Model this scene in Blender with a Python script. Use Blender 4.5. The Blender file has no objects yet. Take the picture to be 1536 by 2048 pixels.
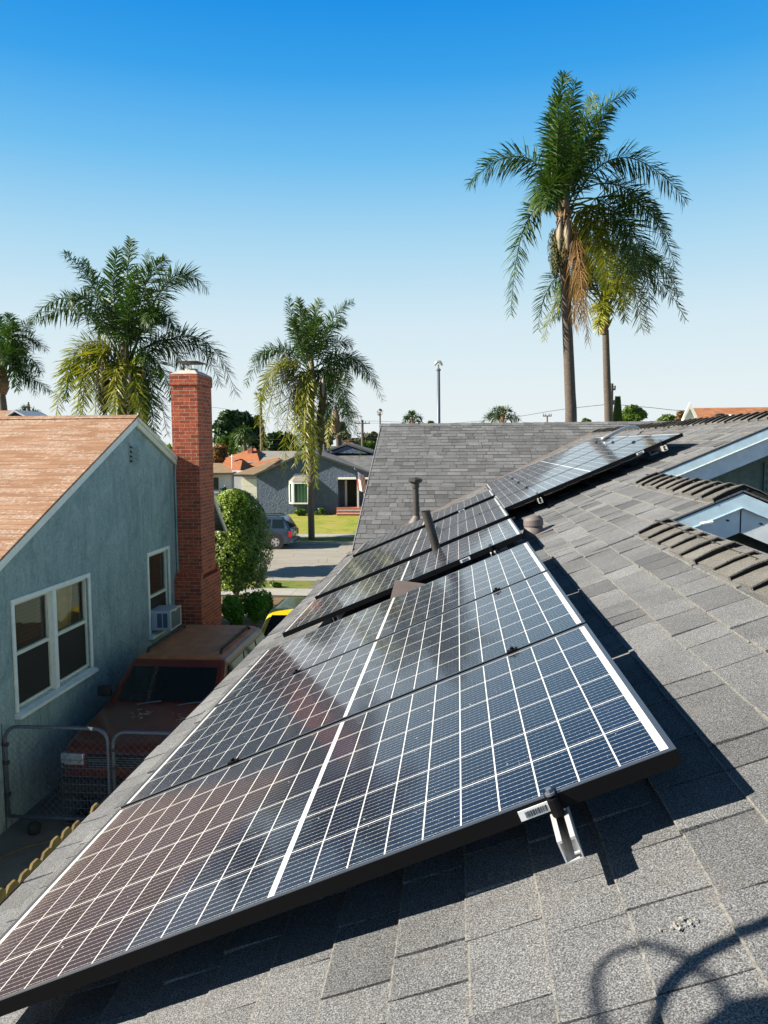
import bpy, bmesh, math, random
from mathutils import Vector, Matrix, Quaternion
R = math.radians
random.seed(7)
col = bpy.context.scene.collection
scene = bpy.context.scene

# ------------------------------------------------------------------ camera (eye at the origin, +Y along the eaves, +Z up)
F, YAW, PITCH, ROLL = 1568.11, R(5.37495), R(4.92428), R(-0.41181)
_fwd = Vector((-math.sin(YAW)*math.cos(PITCH), math.cos(YAW)*math.cos(PITCH), -math.sin(PITCH)))
_rt = Vector((math.cos(YAW), math.sin(YAW), 0)); _up = _rt.cross(_fwd)
C_R = _rt*math.cos(ROLL)+_up*math.sin(ROLL); C_U = -_rt*math.sin(ROLL)+_up*math.cos(ROLL); C_F = _fwd
cam = bpy.data.cameras.new('camera'); camo = bpy.data.objects.new('camera', cam); col.objects.link(camo)
m = Matrix((C_R, C_U, -C_F)).transposed().to_4x4(); camo.matrix_world = m
cam.sensor_fit = 'VERTICAL'; cam.sensor_height = 36.0; cam.lens = F/2048*36
cam.clip_start = 0.05; cam.clip_end = 6000
scene.camera = camo
scene.render.resolution_x = 768; scene.render.resolution_y = 1024

def ray(x, y): return C_R*((x-768)/F)+C_U*((1024-y)/F)+C_F
def PY(x, y, Y): d = ray(x, y); return d*(Y/d.y)
def PX(x, y, X): d = ray(x, y); return d*(X/d.x)
def PZ(x, y, Z): d = ray(x, y); return d*(Z/d.z)

AL = R(23.2693); U = Vector((math.cos(AL), 0, math.sin(AL))); N = Vector((-math.sin(AL), 0, math.cos(AL)))
O = Vector((0.40384, 1.45328, -0.56446))       # upper near corner of the nearest panel's top face
DL = 0.155                                      # panel top above roof
RO = O-N*DL
def roofpt(s, Y, h=0.0): return Vector((RO.x, Y, RO.z))+U*s+N*h
ZG, ZS = -4.5, -5.4                             # yard and street level

# ------------------------------------------------------------------ light
AZ, EL = R(12), R(30.3)
to_sun = Vector((-math.cos(AZ)*math.cos(EL), -math.sin(AZ)*math.cos(EL), math.sin(EL)))
sl = bpy.data.lights.new('sun', 'SUN'); sl.energy = 5.0; sl.angle = R(0.5); sl.color = (1.0, 0.91, 0.76)
so = bpy.data.objects.new('sun', sl); col.objects.link(so); so.rotation_euler = (-to_sun).to_track_quat('-Z', 'Y').to_euler()
w = bpy.data.worlds.new('World'); scene.world = w; w.use_nodes = True
nt = w.node_tree; nt.nodes.clear()
sky = nt.nodes.new('ShaderNodeTexSky'); sky.sky_type = 'NISHITA'; sky.sun_disc = False
sky.sun_elevation = EL; sky.sun_rotation = math.atan2(to_sun.x, to_sun.y) % (2*math.pi)
tc = nt.nodes.new('ShaderNodeTexCoord'); sp = nt.nodes.new('ShaderNodeSeparateXYZ'); nt.links.new(tc.outputs['Generated'], sp.inputs[0])
rp = nt.nodes.new('ShaderNodeValToRGB'); nt.links.new(sp.outputs['Z'], rp.inputs[0])
stops = [(0.0, (.365, .385, .395)), (0.07, (.335, .378, .392)), (.15, (.285, .355, .392)), (.24, (.178, .300, .385)), (.33, (.070, .225, .380)), (.41, (.018, .158, .362)), (.50, (.000, .108, .335)), (.66, (.013, .038, .080)), (.8, (.012, .021, .034))]
er = rp.color_ramp.elements
er[0].position = 0; er[0].color = (*stops[0][1], 1); er[1].position = 1; er[1].color = (.011, .017, .026, 1)
for p_, c_ in stops[1:]:
    e = er.new(p_); e.color = (*c_, 1)
mx = nt.nodes.new('ShaderNodeMix'); mx.data_type = 'RGBA'; mx.inputs['Factor'].default_value = .985
sc = nt.nodes.new('ShaderNodeVectorMath'); sc.operation = 'SCALE'; sc.inputs['Scale'].default_value = .1
nt.links.new(sky.outputs[0], sc.inputs[0]); nt.links.new(sc.outputs[0], mx.inputs['A']); nt.links.new(rp.outputs[0], mx.inputs['B'])
bg = nt.nodes.new('ShaderNodeBackground'); bg.inputs['Strength'].default_value = 1.0
out = nt.nodes.new('ShaderNodeOutputWorld'); nt.links.new(mx.outputs['Result'], bg.inputs[0]); nt.links.new(bg.outputs[0], out.inputs[0])
scene.view_settings.view_transform = 'Standard'; scene.view_settings.look = 'None'
scene.view_settings.exposure = 1.2; scene.view_settings.gamma = 1

# ------------------------------------------------------------------ materials
class G:
    """small node-graph helper"""
    def __init__(s, name):
        s.m = bpy.data.materials.new(name); s.m.use_nodes = True; s.t = s.m.node_tree
        s.b = s.t.nodes['Principled BSDF']; s.o = s.t.nodes['Material Output']
        s._c = None
    def n(s, typ, **kw):
        x = s.t.nodes.new(typ)
        for k, v in kw.items(): setattr(x, k, v)
        return x
    def link(s, a, b): s.t.links.new(a, b)
    def put(s, v, sock):
        if hasattr(v, 'is_linked') or isinstance(v, bpy.types.NodeSocket): s.link(v, sock)
        else: sock.default_value = v
    def co(s):
        if s._c is None: s._c = s.n('ShaderNodeTexCoord').outputs['Object']
        return s._c
    def math(s, op, a, b=0.0, c=None):
        x = s.n('ShaderNodeMath', operation=op); s.put(a, x.inputs[0]); s.put(b, x.inputs[1])
        if c is not None: s.put(c, x.inputs[2])
        return x.outputs[0]
    def xyz(s, v=None):
        x = s.n('ShaderNodeSeparateXYZ'); s.link(v or s.co(), x.inputs[0]); return x.outputs
    def comb(s, a, b, c=0.0):
        x = s.n('ShaderNodeCombineXYZ'); s.put(a, x.inputs[0]); s.put(b, x.inputs[1]); s.put(c, x.inputs[2]); return x.outputs[0]
    def scalev(s, v, sc):
        x = s.n('ShaderNodeVectorMath', operation='MULTIPLY'); s.link(v, x.inputs[0]); x.inputs[1].default_value = sc; return x.outputs[0]
    def noise(s, scale, detail=3, rough=.6, v=None, dist=0):
        x = s.n('ShaderNodeTexNoise'); s.link(v or s.co(), x.inputs['Vector']); x.inputs['Scale'].default_value = scale
        x.inputs['Detail'].default_value = detail; x.inputs['Roughness'].default_value = rough; x.inputs['Distortion'].default_value = dist
        return x.outputs['Fac']
    def voro(s, scale, feat='F1', v=None, out='Distance'):
        x = s.n('ShaderNodeTexVoronoi', feature=feat); s.link(v or s.co(), x.inputs['Vector']); x.inputs['Scale'].default_value = scale
        return x.outputs[out]
    def ramp(s, f, stops, interp='LINEAR'):
        x = s.n('ShaderNodeValToRGB'); x.color_ramp.interpolation = interp; s.link(f, x.inputs[0]); e = x.color_ramp.elements
        def c4(c): return (c, c, c, 1) if isinstance(c, (int, float)) else (*c, 1)
        e[0].position, e[0].color = stops[0][0], c4(stops[0][1]); e[1].position, e[1].color = stops[-1][0], c4(stops[-1][1])
        for p_, c_ in stops[1:-1]:
            k = e.new(p_); k.color = c4(c_)
        return x.outputs[0]
    def mix(s, f, a, b, mode='MIX'):
        x = s.n('ShaderNodeMix', data_type='RGBA', blend_type=mode)
        s.put(f, x.inputs['Factor'])
        for v, k in ((a, 'A'), (b, 'B')):
            i = x.inputs[[j for j, q in enumerate(x.inputs) if q.name == k and q.type == 'RGBA'][0]]
            if isinstance(v, tuple): i.default_value = (*v, 1)
            else: s.link(v, i)
        return [q for q in x.outputs if q.type == 'RGBA'][0]
    def attr(s, name): x = s.n('ShaderNodeAttribute', attribute_name=name); return x.outputs['Fac']
    def color(s, c):
        if isinstance(c, tuple): s.b.inputs['Base Color'].default_value = (*c, 1)
        else: s.link(c, s.b.inputs['Base Color'])
    def set(s, **kw):
        for k, v in kw.items():
            s.put(v, s.b.inputs[k.replace('_', ' ')])
    def bump(s, h, strength=.3, dist=.01):
        x = s.n('ShaderNodeBump'); s.link(h, x.inputs['Height']); x.inputs['Strength'].default_value = strength; x.inputs['Distance'].default_value = dist
        s.link(x.outputs[0], s.b.inputs['Normal']); return x

def M(name, c, rough=.7, var=.18, scale=6, bump=0, bscale=40, bdist=.005, metal=0, coat=0, spec=.5):
    g = G(name); hi = tuple(min(1, v*(1+var)) for v in c); lo = tuple(v*(1-var) for v in c)
    g.color(g.ramp(g.noise(scale, 4, .65), [(.3, lo), (.7, hi)]) if var else c)
    g.set(Roughness=rough, Metallic=metal)
    g.b.inputs['Coat Weight'].default_value = coat; g.b.inputs['Specular IOR Level'].default_value = spec
    if bump: g.bump(g.noise(bscale, 4, .7), bump, bdist)
    return g.m

def m_shingle(name, lo, hi, warm=(1.06, 1.0, .92)):
    g = G(name); t = g.attr('tint')
    base = g.mix(t, lo, hi)
    sp_ = g.ramp(g.noise(330, 2, .8), [(.35, .24), (.5, .9), (.66, 2.15)])
    base = g.mix(1.0, base, sp_, 'MULTIPLY')
    blot = g.ramp(g.noise(2.3, 5, .7), [(.3, .78), (.7, 1.18)])
    base = g.mix(1.0, base, blot, 'MULTIPLY')
    dirt = g.ramp(g.noise(9, 6, .75), [(.52, 0.0), (.75, .45)])
    base = g.mix(dirt, base, (lo[0]*1.5, lo[1]*1.3, lo[2]*1.05))
    g.color(base); g.set(Roughness=.9); g.b.inputs['Specular IOR Level'].default_value = .25
    g.bump(g.noise(420, 2, .8), .55, .003)
    return g.m
MS = m_shingle('grey_asphalt_shingle', (.086, .090, .097), (.188, .193, .202))
MC = m_shingle('ridge_cap_shingle', (.110, .107, .100), (.190, .184, .172))
M_under_shade = M('roof_underlay_and_cap_shade', (.015, .015, .016), .95, .1)
M_edge = M('shingle_edge_grit_and_sunlight', (.19, .185, .17), .95, .55, 90, bump=.5, bscale=200, bdist=.002)  # worn pale grit, painted lighter also for the sunlit butts

def m_panel():
    g = G('solar_cells'); x, y, z = g.xyz()
    W_, L_ = 1.0, 1.69
    # local x: up the slope 0..L, y: along eave 0..W ; cell field
    mx_, my_ = .026, .013
    cx = (L_/2-mx_-.006)/10; cy = (W_-2*my_)/6
    ax = g.math('SUBTRACT', g.math('ABSOLUTE', g.math('SUBTRACT', x, L_/2)), .006)   # distance from the midline
    fx = g.math('FRACT', g.math('DIVIDE', ax, cx)); fy = g.math('FRACT', g.math('DIVIDE', g.math('SUBTRACT', y, my_), cy))
    def edge(f, half):   # 1 near 0 or 1
        d = g.math('MINIMUM', f, g.math('SUBTRACT', 1.0, f)); return g.math('LESS_THAN', d, half)
    line = g.math('MAXIMUM', edge(fx, .0016/cx), edge(fy, .0018/cy))
    mid = g.math('LESS_THAN', ax, 0.0015)
    outx = g.math('GREATER_THAN', ax, cx*10)
    oy = g.math('GREATER_THAN', g.math('ABSOLUTE', g.math('SUBTRACT', y, W_/2)), W_/2-my_)
    white = g.math('MAXIMUM', g.math('MAXIMUM', line, mid), g.math('MAXIMUM', outx, oy))
    # busbars run along x
    fb = g.math('FRACT', g.math('MULTIPLY', fy, 9.0)); db = g.math('ABSOLUTE', g.math('SUBTRACT', fb, .5))
    bar = g.math('LESS_THAN', db, .00042/(cy/9))
    pad = g.math('MULTIPLY', g.math('LESS_THAN', db, .0011/(cy/9)), g.math('LESS_THAN', g.math('FRACT', g.math('MULTIPLY', fx, 6.0)), .10))
    bars = g.math('MAXIMUM', bar, pad)
    idc = g.comb(g.math('FLOOR', g.math('DIVIDE', g.math('SUBTRACT', x, L_/2), cx)), g.math('FLOOR', g.math('DIVIDE', g.math('SUBTRACT', y, my_), cy)))
    wn = g.n('ShaderNodeTexWhiteNoise', noise_dimensions='2D'); g.link(idc, wn.inputs['Vector'])
    cell = g.mix(wn.outputs['Value'], (.0025, .0045, .016), (.005, .008, .026))
    c = g.mix(bars, cell, (.46, .47, .49)); c = g.mix(white, c, (.60, .60, .60))
    v = g.voro(38, out='Distance'); vr = g.n('ShaderNodeTexVoronoi', feature='F1'); g.link(g.co(), vr.inputs['Vector']); vr.inputs['Scale'].default_value = 38
    rx = g.n('ShaderNodeSeparateColor'); g.link(vr.outputs['Color'], rx.inputs[0])
    thr = g.math('MULTIPLY', g.math('POWER', rx.outputs[0], 7.0), .11)
    spk = g.math('LESS_THAN', v, thr)
    v2 = g.n('ShaderNodeTexVoronoi', feature='F1'); g.link(g.co(), v2.inputs['Vector']); v2.inputs['Scale'].default_value = 130
    r2 = g.n('ShaderNodeSeparateColor'); g.link(v2.outputs['Color'], r2.inputs[0])
    spk2 = g.math('LESS_THAN', v2.outputs['Distance'], g.math('MULTIPLY', g.math('POWER', r2.outputs[1], 8.0), .16))
    spk = g.math('MAXIMUM', spk, spk2)
    c = g.mix(g.math('MULTIPLY', spk, .8), c, (.55, .56, .58))
    dust = g.ramp(g.noise(5, 6, .7), [(.35, .001), (.8, .012)])
    lowd = g.ramp(x, [(0, 1.0), (.09, 0.0)]); dn_ = g.math('MULTIPLY', lowd, g.ramp(g.noise(22, 5, .7), [(.35, 0.0), (.7, .30)]))
    c = g.mix(g.math('MAXIMUM', dust, dn_), c, (.42, .39, .35))
    g.color(c); g.set(Roughness=g.math('MULTIPLY_ADD', white, .45, .30)); g.b.inputs['Specular IOR Level'].default_value = .05
    g.b.inputs['Coat Weight'].default_value = .82; g.b.inputs['Coat IOR'].default_value = 1.36
    g.link(g.math('MULTIPLY_ADD', g.noise(3, 4, .6), .09, .02), g.b.inputs['Coat Roughness'])
    return g.m
M_cells = m_panel()
M_black = M('black_anodised_aluminium', (.005, .005, .006), .5, .1, metal=.0, spec=.12)
M_lip = M('panel_frame_lip_glint', (.14, .15, .17), .35, .05, metal=.8)  # grey top edge paints the glint along the black frames
M_alu = M('raw_aluminium', (.60, .60, .60), .42, .12, 20, metal=.35)
M_steel = M('galvanised_steel', (.15, .175, .215), .5, .25, 30, metal=.5)
M_white = M('white_paint', (.84, .83, .75), .55, .08, 10)
M_cream = M('cream_paint', (.72, .69, .54), .6, .10, 8)
M_bluewhite = M('pale_blue_paint', (.48, .64, .74), .6, .12, 14)
M_paleboard = M('pale_weathered_board', (.64, .68, .70), .7, .14, 10, bump=.2, bscale=30)
M_pipe = M('dark_vent_pipe', (.045, .040, .036), .55, .25, 14)
M_flash = M('brown_flashing', (.15, .125, .117), .6, .1, 8)
M_flash2 = M('pinkish_flashing', (.30, .235, .215), .6, .12, 12)
M_dark = M('dark_interior', (.01, .01, .01), .9, 0)
M_rubber = M('black_rubber', (.02, .02, .02), .8, .1)
M_glass = M('dark_window_glass', (.012, .014, .016), .04, 0, spec=.8)
M_sticker = M('white_sticker', (.75, .77, .8), .4, .03)
M_ink = M('black_ink', (.01, .01, .01), .6, 0)
M_wire = M('thin_wire', (.03, .03, .03), .6, 0)
M_conduit = M('grey_conduit', (.5, .5, .5), .4, .1, metal=.5)

def m_stucco(name, c, c2, bscale=9, st=.9, dist=.03):
    g = G(name)
    n1 = g.noise(2.6, 9, .78, v=g.scalev(g.co(), (1, 1, .6)), dist=.9); n2 = g.noise(28, 5, .75)
    cc = g.mix(g.ramp(n1, [(.3, 0.0), (.72, 1.0)]), c2, c)
    cc = g.mix(1.0, cc, g.ramp(n2, [(.25, .72), (.7, 1.15)]), 'MULTIPLY')
    stk = g.ramp(g.noise(1.0, 5, .7, v=g.scalev(g.co(), (7, 7, .55))), [(.52, 0.0), (.72, .38)])
    cc = g.mix(stk, cc, tuple(v*.55 for v in c2))
    g.color(cc); g.set(Roughness=.9); g.b.inputs['Specular IOR Level'].default_value = .2
    h = g.math('ADD', g.math('MULTIPLY', g.ramp(g.noise(bscale, 5, .6, dist=1.2), [(.4, 0), (.6, 1)]), .7), g.math('MULTIPLY', g.noise(bscale*5, 3, .6), .5))
    g.bump(h, st, dist); return g.m
M_teal = m_stucco('teal_stucco', (.45, .545, .515), (.215, .30, .29), 7, .9, .016)
M_grey = m_stucco('blue_grey_stucco', (.13, .165, .235), (.09, .12, .18), 4.5, .8, .06)
M_ourwall = m_stucco('sage_stucco', (.22, .29, .27), (.16, .22, .20), 9, .5, .01)
M_whitewall = m_stucco('white_stucco', (.62, .62, .64), (.52, .52, .56), 5, .4, .02)

def m_brick(name, c1, c2, mortar, bw=.21, rh=.0685, ms=.0045):
    g = G(name); x, y, z = g.xyz()
    v = g.comb(g.math('ADD', x, y), z)
    b = g.n('ShaderNodeTexBrick'); g.link(v, b.inputs['Vector'])
    b.inputs['Color1'].default_value = (*c1, 1); b.inputs['Color2'].default_value = (*c2, 1); b.inputs['Mortar'].default_value = (*mortar, 1)
    b.inputs['Scale'].default_value = 1; b.inputs['Brick Width'].default_value = bw; b.inputs['Row Height'].default_value = rh
    b.inputs['Mortar Size'].default_value = ms; b.inputs['Mortar Smooth'].default_value = .2; b.inputs['Bias'].default_value = -.2
    c = g.mix(1.0, b.outputs['Color'], g.ramp(g.noise(22, 5, .75), [(.3, .5), (.7, 1.3)]), 'MULTIPLY')
    c = g.mix(g.ramp(g.noise(3, 5, .7), [(.55, 0), (.8, .35)]), c, (.10, .05, .04))
    g.color(c); g.set(Roughness=.88)
    g.bump(g.math('ADD', g.math('MULTIPLY', b.outputs['Fac'], -1.0), g.math('MULTIPLY', g.noise(60, 4, .7), .35)), .8, .008)
    return g.m
M_brick = m_brick('red_brick', (.52, .10, .042), (.21, .045, .026), (.50, .36, .24))

def m_neiroof():
    g = G('faded_terracotta_shingle'); x, y, z = g.xyz()
    # y/z run down the slope, x along the ridge
    crs = g.math('DIVIDE', y, .125); fr = g.math('FRACT', crs)
    tabv = g.comb(g.math('MULTIPLY', x, 3.4), g.math('FLOOR', crs))
    wv = g.n('ShaderNodeTexWhiteNoise', noise_dimensions='2D'); g.link(g.comb(g.math('FLOOR', g.math('ADD', g.math('MULTIPLY', x, 3.4), g.math('MULTIPLY', g.math('FLOOR', crs), .37))), g.math('FLOOR', crs)), wv.inputs['Vector'])
    base = g.mix(wv.outputs['Value'], (.27, .135, .068), (.36, .20, .115))
    streak = g.ramp(g.noise(1.0, 6, .78, v=g.scalev(g.co(), (.9, 4.5, 4.5)), dist=.8), [(.46, 0.0), (.56, .9)])
    fine = g.ramp(g.noise(1.0, 5, .85, v=g.scalev(g.co(), (16, 26, 26))), [(.48, .05), (.60, 1.0)])
    base = g.mix(g.math('MULTIPLY', streak, fine), base, (.56, .50, .43))
    base = g.mix(1.0, base, g.ramp(g.noise(160, 2, .7), [(.3, .7), (.7, 1.25)]), 'MULTIPLY')
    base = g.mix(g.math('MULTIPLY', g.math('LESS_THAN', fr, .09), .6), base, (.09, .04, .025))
    g.color(base); g.set(Roughness=.9); g.bump(g.math('ADD', fr, g.math('MULTIPLY', g.noise(120, 2, .6), .3)), .5, .01); return g.m
M_neiroof = m_neiroof()

def m_rows(name, c1, c2, row, tab, axis='y', bump=.5):
    """shingled or tiled roof seen from afar"""
    g = G(name); x, y, z = g.xyz()
    a, b = (x, y) if axis == 'y' else (y, x)
    r_ = g.math('DIVIDE', b, row); fr = g.math('FRACT', r_)
    wv = g.n('ShaderNodeTexWhiteNoise', noise_dimensions='2D')
    g.link(g.comb(g.math('FLOOR', g.math('ADD', g.math('DIVIDE', a, tab), g.math('MULTIPLY', g.math('FLOOR', r_), .43))), g.math('FLOOR', r_)), wv.inputs['Vector'])
    c = g.mix(wv.outputs['Value'], c1, c2)
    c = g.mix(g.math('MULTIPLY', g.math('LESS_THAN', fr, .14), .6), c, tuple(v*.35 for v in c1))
    c = g.mix(1.0, c, g.ramp(g.noise(1.3, 5, .7), [(.3, .8), (.7, 1.2)]), 'MULTIPLY')
    g.color(c); g.set(Roughness=.85); g.bump(fr, bump, .03); return g.m
M_fargrey = m_rows('grey_roof_far', (.10, .105, .115), (.16, .165, .17), .16, .35)
M_fartan = m_rows('tan_roof_far', (.218, .145, .076), (.277, .198, .112), .16, .35)
M_farorange = m_rows('orange_tile_roof', (.343, .086, .023), (.449, .132, .033), .35, .22, 'x', .9)
M_farorange2 = m_rows('orange_shingle_roof', (.290, .112, .046), (.370, .165, .079), .2, .3)
M_farlight = m_rows('pale_roof_far', (.238, .218, .191), (.297, .277, .244), .2, .4)

def m_leaf(name, lo, hi, tr=.35, rough=.45):
    g = G(name); t = g.attr('tint'); c = g.mix(t, lo, hi); g.color(c); g.set(Roughness=rough)
    g.b.inputs['Specular IOR Level'].default_value = .4
    tl = g.n('ShaderNodeBsdfTranslucent'); g.link(g.mix(1.0, c, (1.2, 1.35, .5), 'MULTIPLY'), tl.inputs['Color'])
    ms = g.n('ShaderNodeMixShader'); ms.inputs[0].default_value = tr
    g.link(g.b.outputs[0], ms.inputs[1]); g.link(tl.outputs[0], ms.inputs[2]); g.link(ms.outputs[0], g.o.inputs[0]); return g.m
ML_palm = m_leaf('palm_leaf', (.014, .052, .010), (.091, .154, .028), .22, .52)
ML_palmy = m_leaf('yellowing_palm_leaf', (.08, .12, .014), (.40, .36, .045), .3)
ML_dead = m_leaf('dead_palm_leaf', (.252, .133, .049), (.434, .266, .112), .2, .8)
ML_hedge = m_leaf('hedge_leaf', (.042, .105, .007), (.252, .322, .021), .12)
ML_bright = m_leaf('bright_shrub_leaf', (.06, .17, .012), (.20, .38, .03), .3)
ML_dark = m_leaf('dark_tree_leaf', (.010, .032, .008), (.038, .091, .017), .15)
ML_mid = m_leaf('mid_tree_leaf', (.042, .098, .014), (.133, .210, .032), .3)
ML_gold = m_leaf('autumn_leaf', (.140, .077, .028), (.252, .140, .049), .3)
ML_olive = m_leaf('bleached_olive_leaf', (.070, .084, .042), (.154, .161, .084), .3)
def m_bark(name, c):
    g = G(name); x, y, z = g.xyz(); r_ = g.math('MULTIPLY_ADD', z, 9.0, g.math('MULTIPLY', g.noise(3, 3), 1.2)); fr = g.math('FRACT', r_)
    cc = g.mix(g.ramp(fr, [(0, .45), (.25, 0), (1, 0)]), c, tuple(v*.35 for v in c))
    cc = g.mix(1.0, cc, g.ramp(g.noise(14, 5, .7), [(.3, .65), (.7, 1.25)]), 'MULTIPLY')
    g.color(cc); g.set(Roughness=.9); g.bump(fr, .6, .03); return g.m
M_bark = m_bark('ringed_palm_bark', (.125, .10, .08))
M_boot = M('palm_boot_fibre', (.20, .13, .075), .9, .4, 8, bump=.6, bscale=20, bdist=.04)
M_rachis = M('green_palm_rib', (.16, .20, .08), .5, .2)
M_spathe = M('woody_spathe', (.24, .19, .13), .6, .25, 6)
M_fruit = M('palm_fruit_strings', (.10, .105, .03), .7, .35, 9, bump=1, bscale=14, bdist=.08)
M_bark2 = M('grey_bark', (.14, .11, .085), .9, .3, 4, bump=.6, bscale=10)

# ------------------------------------------------------------------ mesh helpers
class MB:
    def __init__(s): s.v = []; s.f = []; s.t = []; s.mi = []
    def add(s, vs, fs, tint=.5, mi=0):
        k = len(s.v); s.v += [tuple(p) for p in vs]
        for q in fs: s.f.append(tuple(k+i for i in q)); s.t.append(tint); s.mi.append(mi)
    def box(s, a, b, tint=.5, mi=0, mat=None):
        x0, y0, z0 = [min(a[i], b[i]) for i in range(3)]; x1, y1, z1 = [max(a[i], b[i]) for i in range(3)]
        vs = [Vector(p) for p in ((x0, y0, z0), (x1, y0, z0), (x1, y1, z0), (x0, y1, z0), (x0, y0, z1), (x1, y0, z1), (x1, y1, z1), (x0, y1, z1))]
        if mat: vs = [mat @ p for p in vs]
        s.add(vs, [(0, 3, 2, 1), (4, 5, 6, 7), (0, 1, 5, 4), (1, 2, 6, 5), (2, 3, 7, 6), (3, 0, 4, 7)], tint, mi)
    def prism(s, pts, d, tint=.5, mi=0):
        """closed polygon pts extruded by vector d"""
        d = Vector(d); n = len(pts); vs = [Vector(p) for p in pts]+[Vector(p)+d for p in pts]
        s.add(vs, [tuple(range(n))[::-1], tuple(range(n, 2*n))]+[(i, (i+1) % n, n+(i+1) % n, n+i) for i in range(n)], tint, mi)
    def quad(s, pts, tint=.5, mi=0): s.add(pts, [tuple(range(len(pts)))], tint, mi)
    def tube(s, pts, r, seg=8, tint=.5, mi=0, cap=True, r1=None):
        pts = [Vector(p) for p in pts]; n = len(pts); vs = []; prev = None
        for i, p in enumerate(pts):
            d = (pts[min(i+1, n-1)]-pts[max(i-1, 0)]); d.normalize()
            if prev is None:
                a = d.cross(Vector((0, 0, 1)));
                if a.length < .05: a = d.cross(Vector((1, 0, 0)))
            else: a = prev-d*prev.dot(d)
            a.normalize(); prev = a; b = d.cross(a)
            rr = r[i] if isinstance(r, (list, tuple)) else (r if r1 is None else r+(r1-r)*i/max(1, n-1))
            for k in range(seg):
                t_ = 2*math.pi*k/seg; vs.append(p+a*(rr*math.cos(t_))+b*(rr*math.sin(t_)))
        fs = [(i*seg+k, i*seg+(k+1) % seg, (i+1)*seg+(k+1) % seg, (i+1)*seg+k) for i in range(n-1) for k in range(seg)]
        if cap: fs += [tuple(range(seg))[::-1], tuple((n-1)*seg+k for k in range(seg))]
        s.add(vs, fs, tint, mi)
    def loft(s, secs, tint=.5, mi=0, cap=True):
        n = len(secs[0]); vs = [p for q in secs for p in q]
        fs = [(i*n+k, i*n+(k+1) % n, (i+1)*n+(k+1) % n, (i+1)*n+k) for i in range(len(secs)-1) for k in range(n)]
        if cap: fs += [tuple(range(n))[::-1], tuple((len(secs)-1)*n+k for k in range(n))]
        s.add(vs, fs, tint, mi)
    def build(s, name, mats, parent=None, smooth=False, bevel=0, seg=2):
        me = bpy.data.meshes.new(name); me.from_pydata(s.v, [], s.f)
        if not isinstance(mats, (list, tuple)): mats = [mats]
        for m_ in mats: me.materials.append(m_)
        if len(mats) > 1: me.polygons.foreach_set('material_index', s.mi)
        at = me.attributes.new('tint', 'FLOAT', 'FACE'); at.data.foreach_set('value', s.t)
        if smooth: me.polygons.foreach_set('use_smooth', [True]*len(s.f))
        me.update()
        o = bpy.data.objects.new(name, me); col.objects.link(o)
        if parent is not None: o.parent = parent
        if bevel:
            b = o.modifiers.new('bevel', 'BEVEL'); b.width = bevel; b.segments = seg; b.limit_method = 'ANGLE'; b.angle_limit = R(35)
        return o
def fixn(o):
    bm = bmesh.new(); bm.from_mesh(o.data); bmesh.ops.recalc_face_normals(bm, faces=bm.faces); bm.to_mesh(o.data); bm.free(); return o
def tag(o, label=None, cat=None, group=None, kind=None):
    if label: o['label'] = label
    if cat: o['category'] = cat
    if group: o['group'] = group
    if kind: o['kind'] = kind
    return o
def thing(name, label, cat, loc=(0, 0, 0), rz=0, group=None, rot=None):
    o = bpy.data.objects.new(name, None); o.empty_display_size = .2; col.objects.link(o); o.location = loc
    o.rotation_euler = rot if rot else (0, 0, rz)
    return tag(o, label, cat, group)
def copy_tree(o, parent=None):
    c = o.copy(); col.objects.link(c); c.parent = parent
    for ch in list(o.children): copy_tree(ch, c)
    return c
def one(name, mb, mat, label, cat, group=None, **kw):
    return tag(mb.build(name, mat, **kw), label, cat, group)

# ------------------------------------------------------------------ ground, driveway, street
def gz(y):
    if y < 12: return ZG
    if y > 26.5: return ZS
    t_ = (y-12)/14.5; t_ = t_*t_*(3-2*t_); return ZG+(ZS-ZG)*t_
def sheet(name, x0, x1, y0, y1, mat, dz=0.0, nx=1, step=1.0, kind='structure'):
    mb = MB(); ys = [y0]
    while ys[-1] < y1-1e-6: ys.append(min(y1, ys[-1]+step))
    vs = []; 
    for y in ys:
        for i in range(nx+1): vs.append((x0+(x1-x0)*i/nx, y, gz(y)+dz))
    mb.add(vs, [(j*(nx+1)+i, j*(nx+1)+i+1, (j+1)*(nx+1)+i+1, (j+1)*(nx+1)+i) for j in range(len(ys)-1) for i in range(nx)])
    return tag(mb.build(name, mat), kind=kind)
g = G('dry_yard_ground'); g.color(g.ramp(g.noise(.8, 6, .7), [(.3, (.036, .043, .017)), (.7, (.086, .076, .040))])); g.set(Roughness=.95); M_ground = g.m
g = G('concrete'); c_ = g.ramp(g.noise(1.1, 7, .72), [(.3, (.085, .082, .076)), (.7, (.19, .182, .168))]); c_ = g.mix(g.ramp(g.noise(60, 3, .7), [(.4, 0), (.8, .25)]), c_, (.2, .19, .17)); g.color(c_); g.set(Roughness=.9); g.bump(g.noise(40, 4, .7), .2, .004); M_conc = g.m
g = G('pale_sidewalk'); x_, y_, z_ = g.xyz(); jn = g.math('LESS_THAN', g.math('FRACT', g.math('DIVIDE', x_, 1.5)), .012)
g.color(g.mix(jn, g.ramp(g.noise(1.5, 6, .7), [(.3, (.304, .297, .277)), (.7, (.396, .383, .356))]), (.12, .11, .10))); g.set(Roughness=.9); M_walk = g.m
g = G('worn_asphalt'); c_ = g.ramp(g.noise(1.2, 7, .7, v=g.scalev(g.co(), (.35, 1.6, 1))), [(.3, (.238, .221, .191)), (.7, (.330, .307, .264))])
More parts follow.
